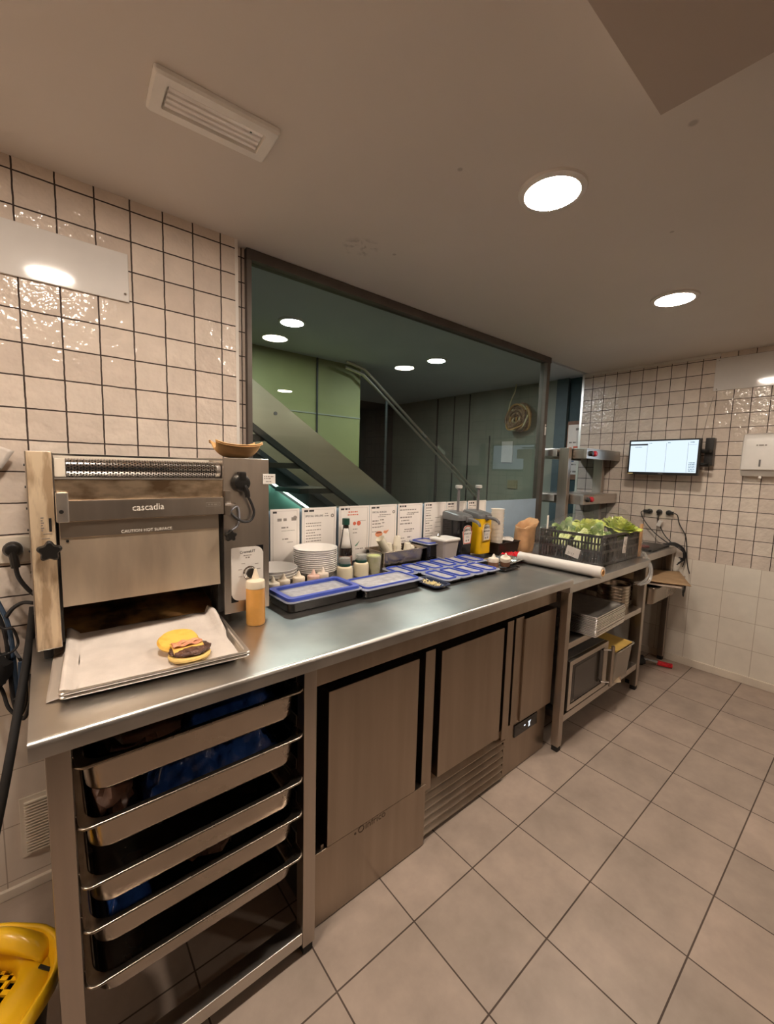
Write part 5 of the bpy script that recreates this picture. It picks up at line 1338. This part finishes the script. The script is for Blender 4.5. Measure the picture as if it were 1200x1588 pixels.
MB().prism([(1.02, 1.555), (2.10, .84), (2.10, .5), (1.02, .5)], 'y', 3.045, 3.055).build('under_panel', mat('sea_green_panel', (.16, .34, .29), .5), str_)
struct(MB().prism([(.05, 2.41), (.06, 2.41), (2.26, .945), (2.26, 0), (.05, 0)], 'y', 3.058, 3.068).build('dark_sheet_under_stair', hall_dark))  # dark sheet added to darken the space behind the treads
led = MB(); led.prism([(1.02, 1.585), (2.10, .87), (2.10, .855), (1.02, 1.570)], 'y', 2.99, 3.012)
led.build('light_strip', emitter('led_strip', (.76, 1.0, .90), 3.0), str_)
hr = thing('stair_handrail', 'double steel tube handrail slanting down across the hall', 'handrail', (3.0, 3.08, 0))
for o_ in (0, .050):
    MB().tube([(2.05-o_*.2, 3.08, 2.405-o_), (2.24-o_*.2, 3.08, 2.370-o_), (3.92-o_*.2, 3.08, 1.228-o_)], .013, 10).build('rail', stair_steel, hr)
for x in (2.50, 3.20, 3.86):
    z = 2.370-(x-2.24)*.680
    MB().box(x-.012, x+.012, 3.074, 3.086, 0.0, z-.05).build('baluster', hall_dark, hr)
MB().box(3.17, 3.31, 3.055, 3.068, 1.69, 1.73, .004, R=Yr(.6)).build('rail_joint', chrome, hr)
MB().cyl((2.98, 3.08, 1.868), (3.03, 3.08, 1.834), .02).build('rail_joint', chrome, hr)
co = thing('cord_coil', 'coiled bundle of brown and cream cords hanging by the ceiling beyond the glass', 'cord', (3.84, 2.53, 1.93))
rnd = random.Random(4); rnd2 = [random.Random(9+k).uniform(-.03, .03) for k in range(40)]
for k in range(34):
    rx = rnd.uniform(.035, .112); rz = rx*rnd.uniform(1.05, 1.3); ph = rnd.uniform(0, 6); tl_ = rnd.uniform(-.4, .4); dxx = rnd.uniform(-.04, .04)
    pts = []
    for i in range(29):
        a = 2*PI*i/28
        pts.append((3.83+dxx+.03*math.sin(2*a+ph), 2.545+rnd2[k]+rx*math.cos(a)+tl_*.03*math.sin(a), 2.065+(.14-rz)*-.3+rz*math.sin(a)+.008*math.sin(3*a+ph)))
    MB().tube(pts, rnd.uniform(.008, .016), 7).build('loop', [tan_hose, mat('brown_cord', (.16, .09, .06), .5), tan_hose, tan_hose, yellow_cord, mat('amber_cord', (.55, .33, .12), .4)][k % 6], co)
MB().tube([(3.83, 2.46, 2.05), (3.80, 2.54, 2.06), (3.83, 2.63, 2.045)], .012, 8, 4).build('tie', mat('brown_cord', (.16, .09, .06), .5), co)
MB().tube([(3.83, 2.585, 2.405), (3.83, 2.60, 2.33), (3.82, 2.625, 2.26), (3.82, 2.65, 2.18), (3.82, 2.655, 2.08), (3.82, 2.65, 2.0)], .007, 8, 5).build('hanging_cord', yellow_cord, co)
nt_ = MB().box(3.935, 3.948, 2.66, 2.80, 1.60, 1.83, .002).build('wall_notice', white_pl); tag(nt_, 'white paper notice on the grey wall below the hanging cords', 'notice')
hb = MB().box(3.93, 3.949, 2.58, 2.70, 1.32, 1.41, .004).build('wall_plate', mat('beige_plate', (.34, .32, .20), .5)); tag(hb, 'beige plate low on the hall wall beyond the glass', 'plate')
po = thing('poster', 'framed poster on the dark teal wall beyond the gantry', 'poster', (3.96, 2.0, 1.44))
MB().box(3.955, 3.969, 1.935, 2.068, 1.44, 2.00, .002).build('frame', mat('wood_frame', (.24, .12, .07), .5, 0, .15), po)
MB().box(3.951, 3.956, 1.940, 2.056, 1.49, 1.965).build('print', paper, po)
q = MB(); strokes(q, (3.950, 2.05, 1.49), (0, -1, 0), (0, 0, 1), [(.07, .42, .035, .022), (.01, .30, .08, .012), (.01, .09, .08, .012), (.01, .02, .09, .016)]); q.build('print_text', ink_soft, po)
q = MB(); strokes(q, (3.950, 2.05, 1.49), (0, -1, 0), (0, 0, 1), [(.055, .22, .045, .05), (.01, .23, .03, .03)]); q.build('print_red', ink_red, po)
q = MB(); strokes(q, (3.950, 2.05, 1.49), (0, -1, 0), (0, 0, 1), [(.02, .12, .05, .05)]); q.build('print_blue', mat('blue_ink', (.18, .24, .36), .6), po)
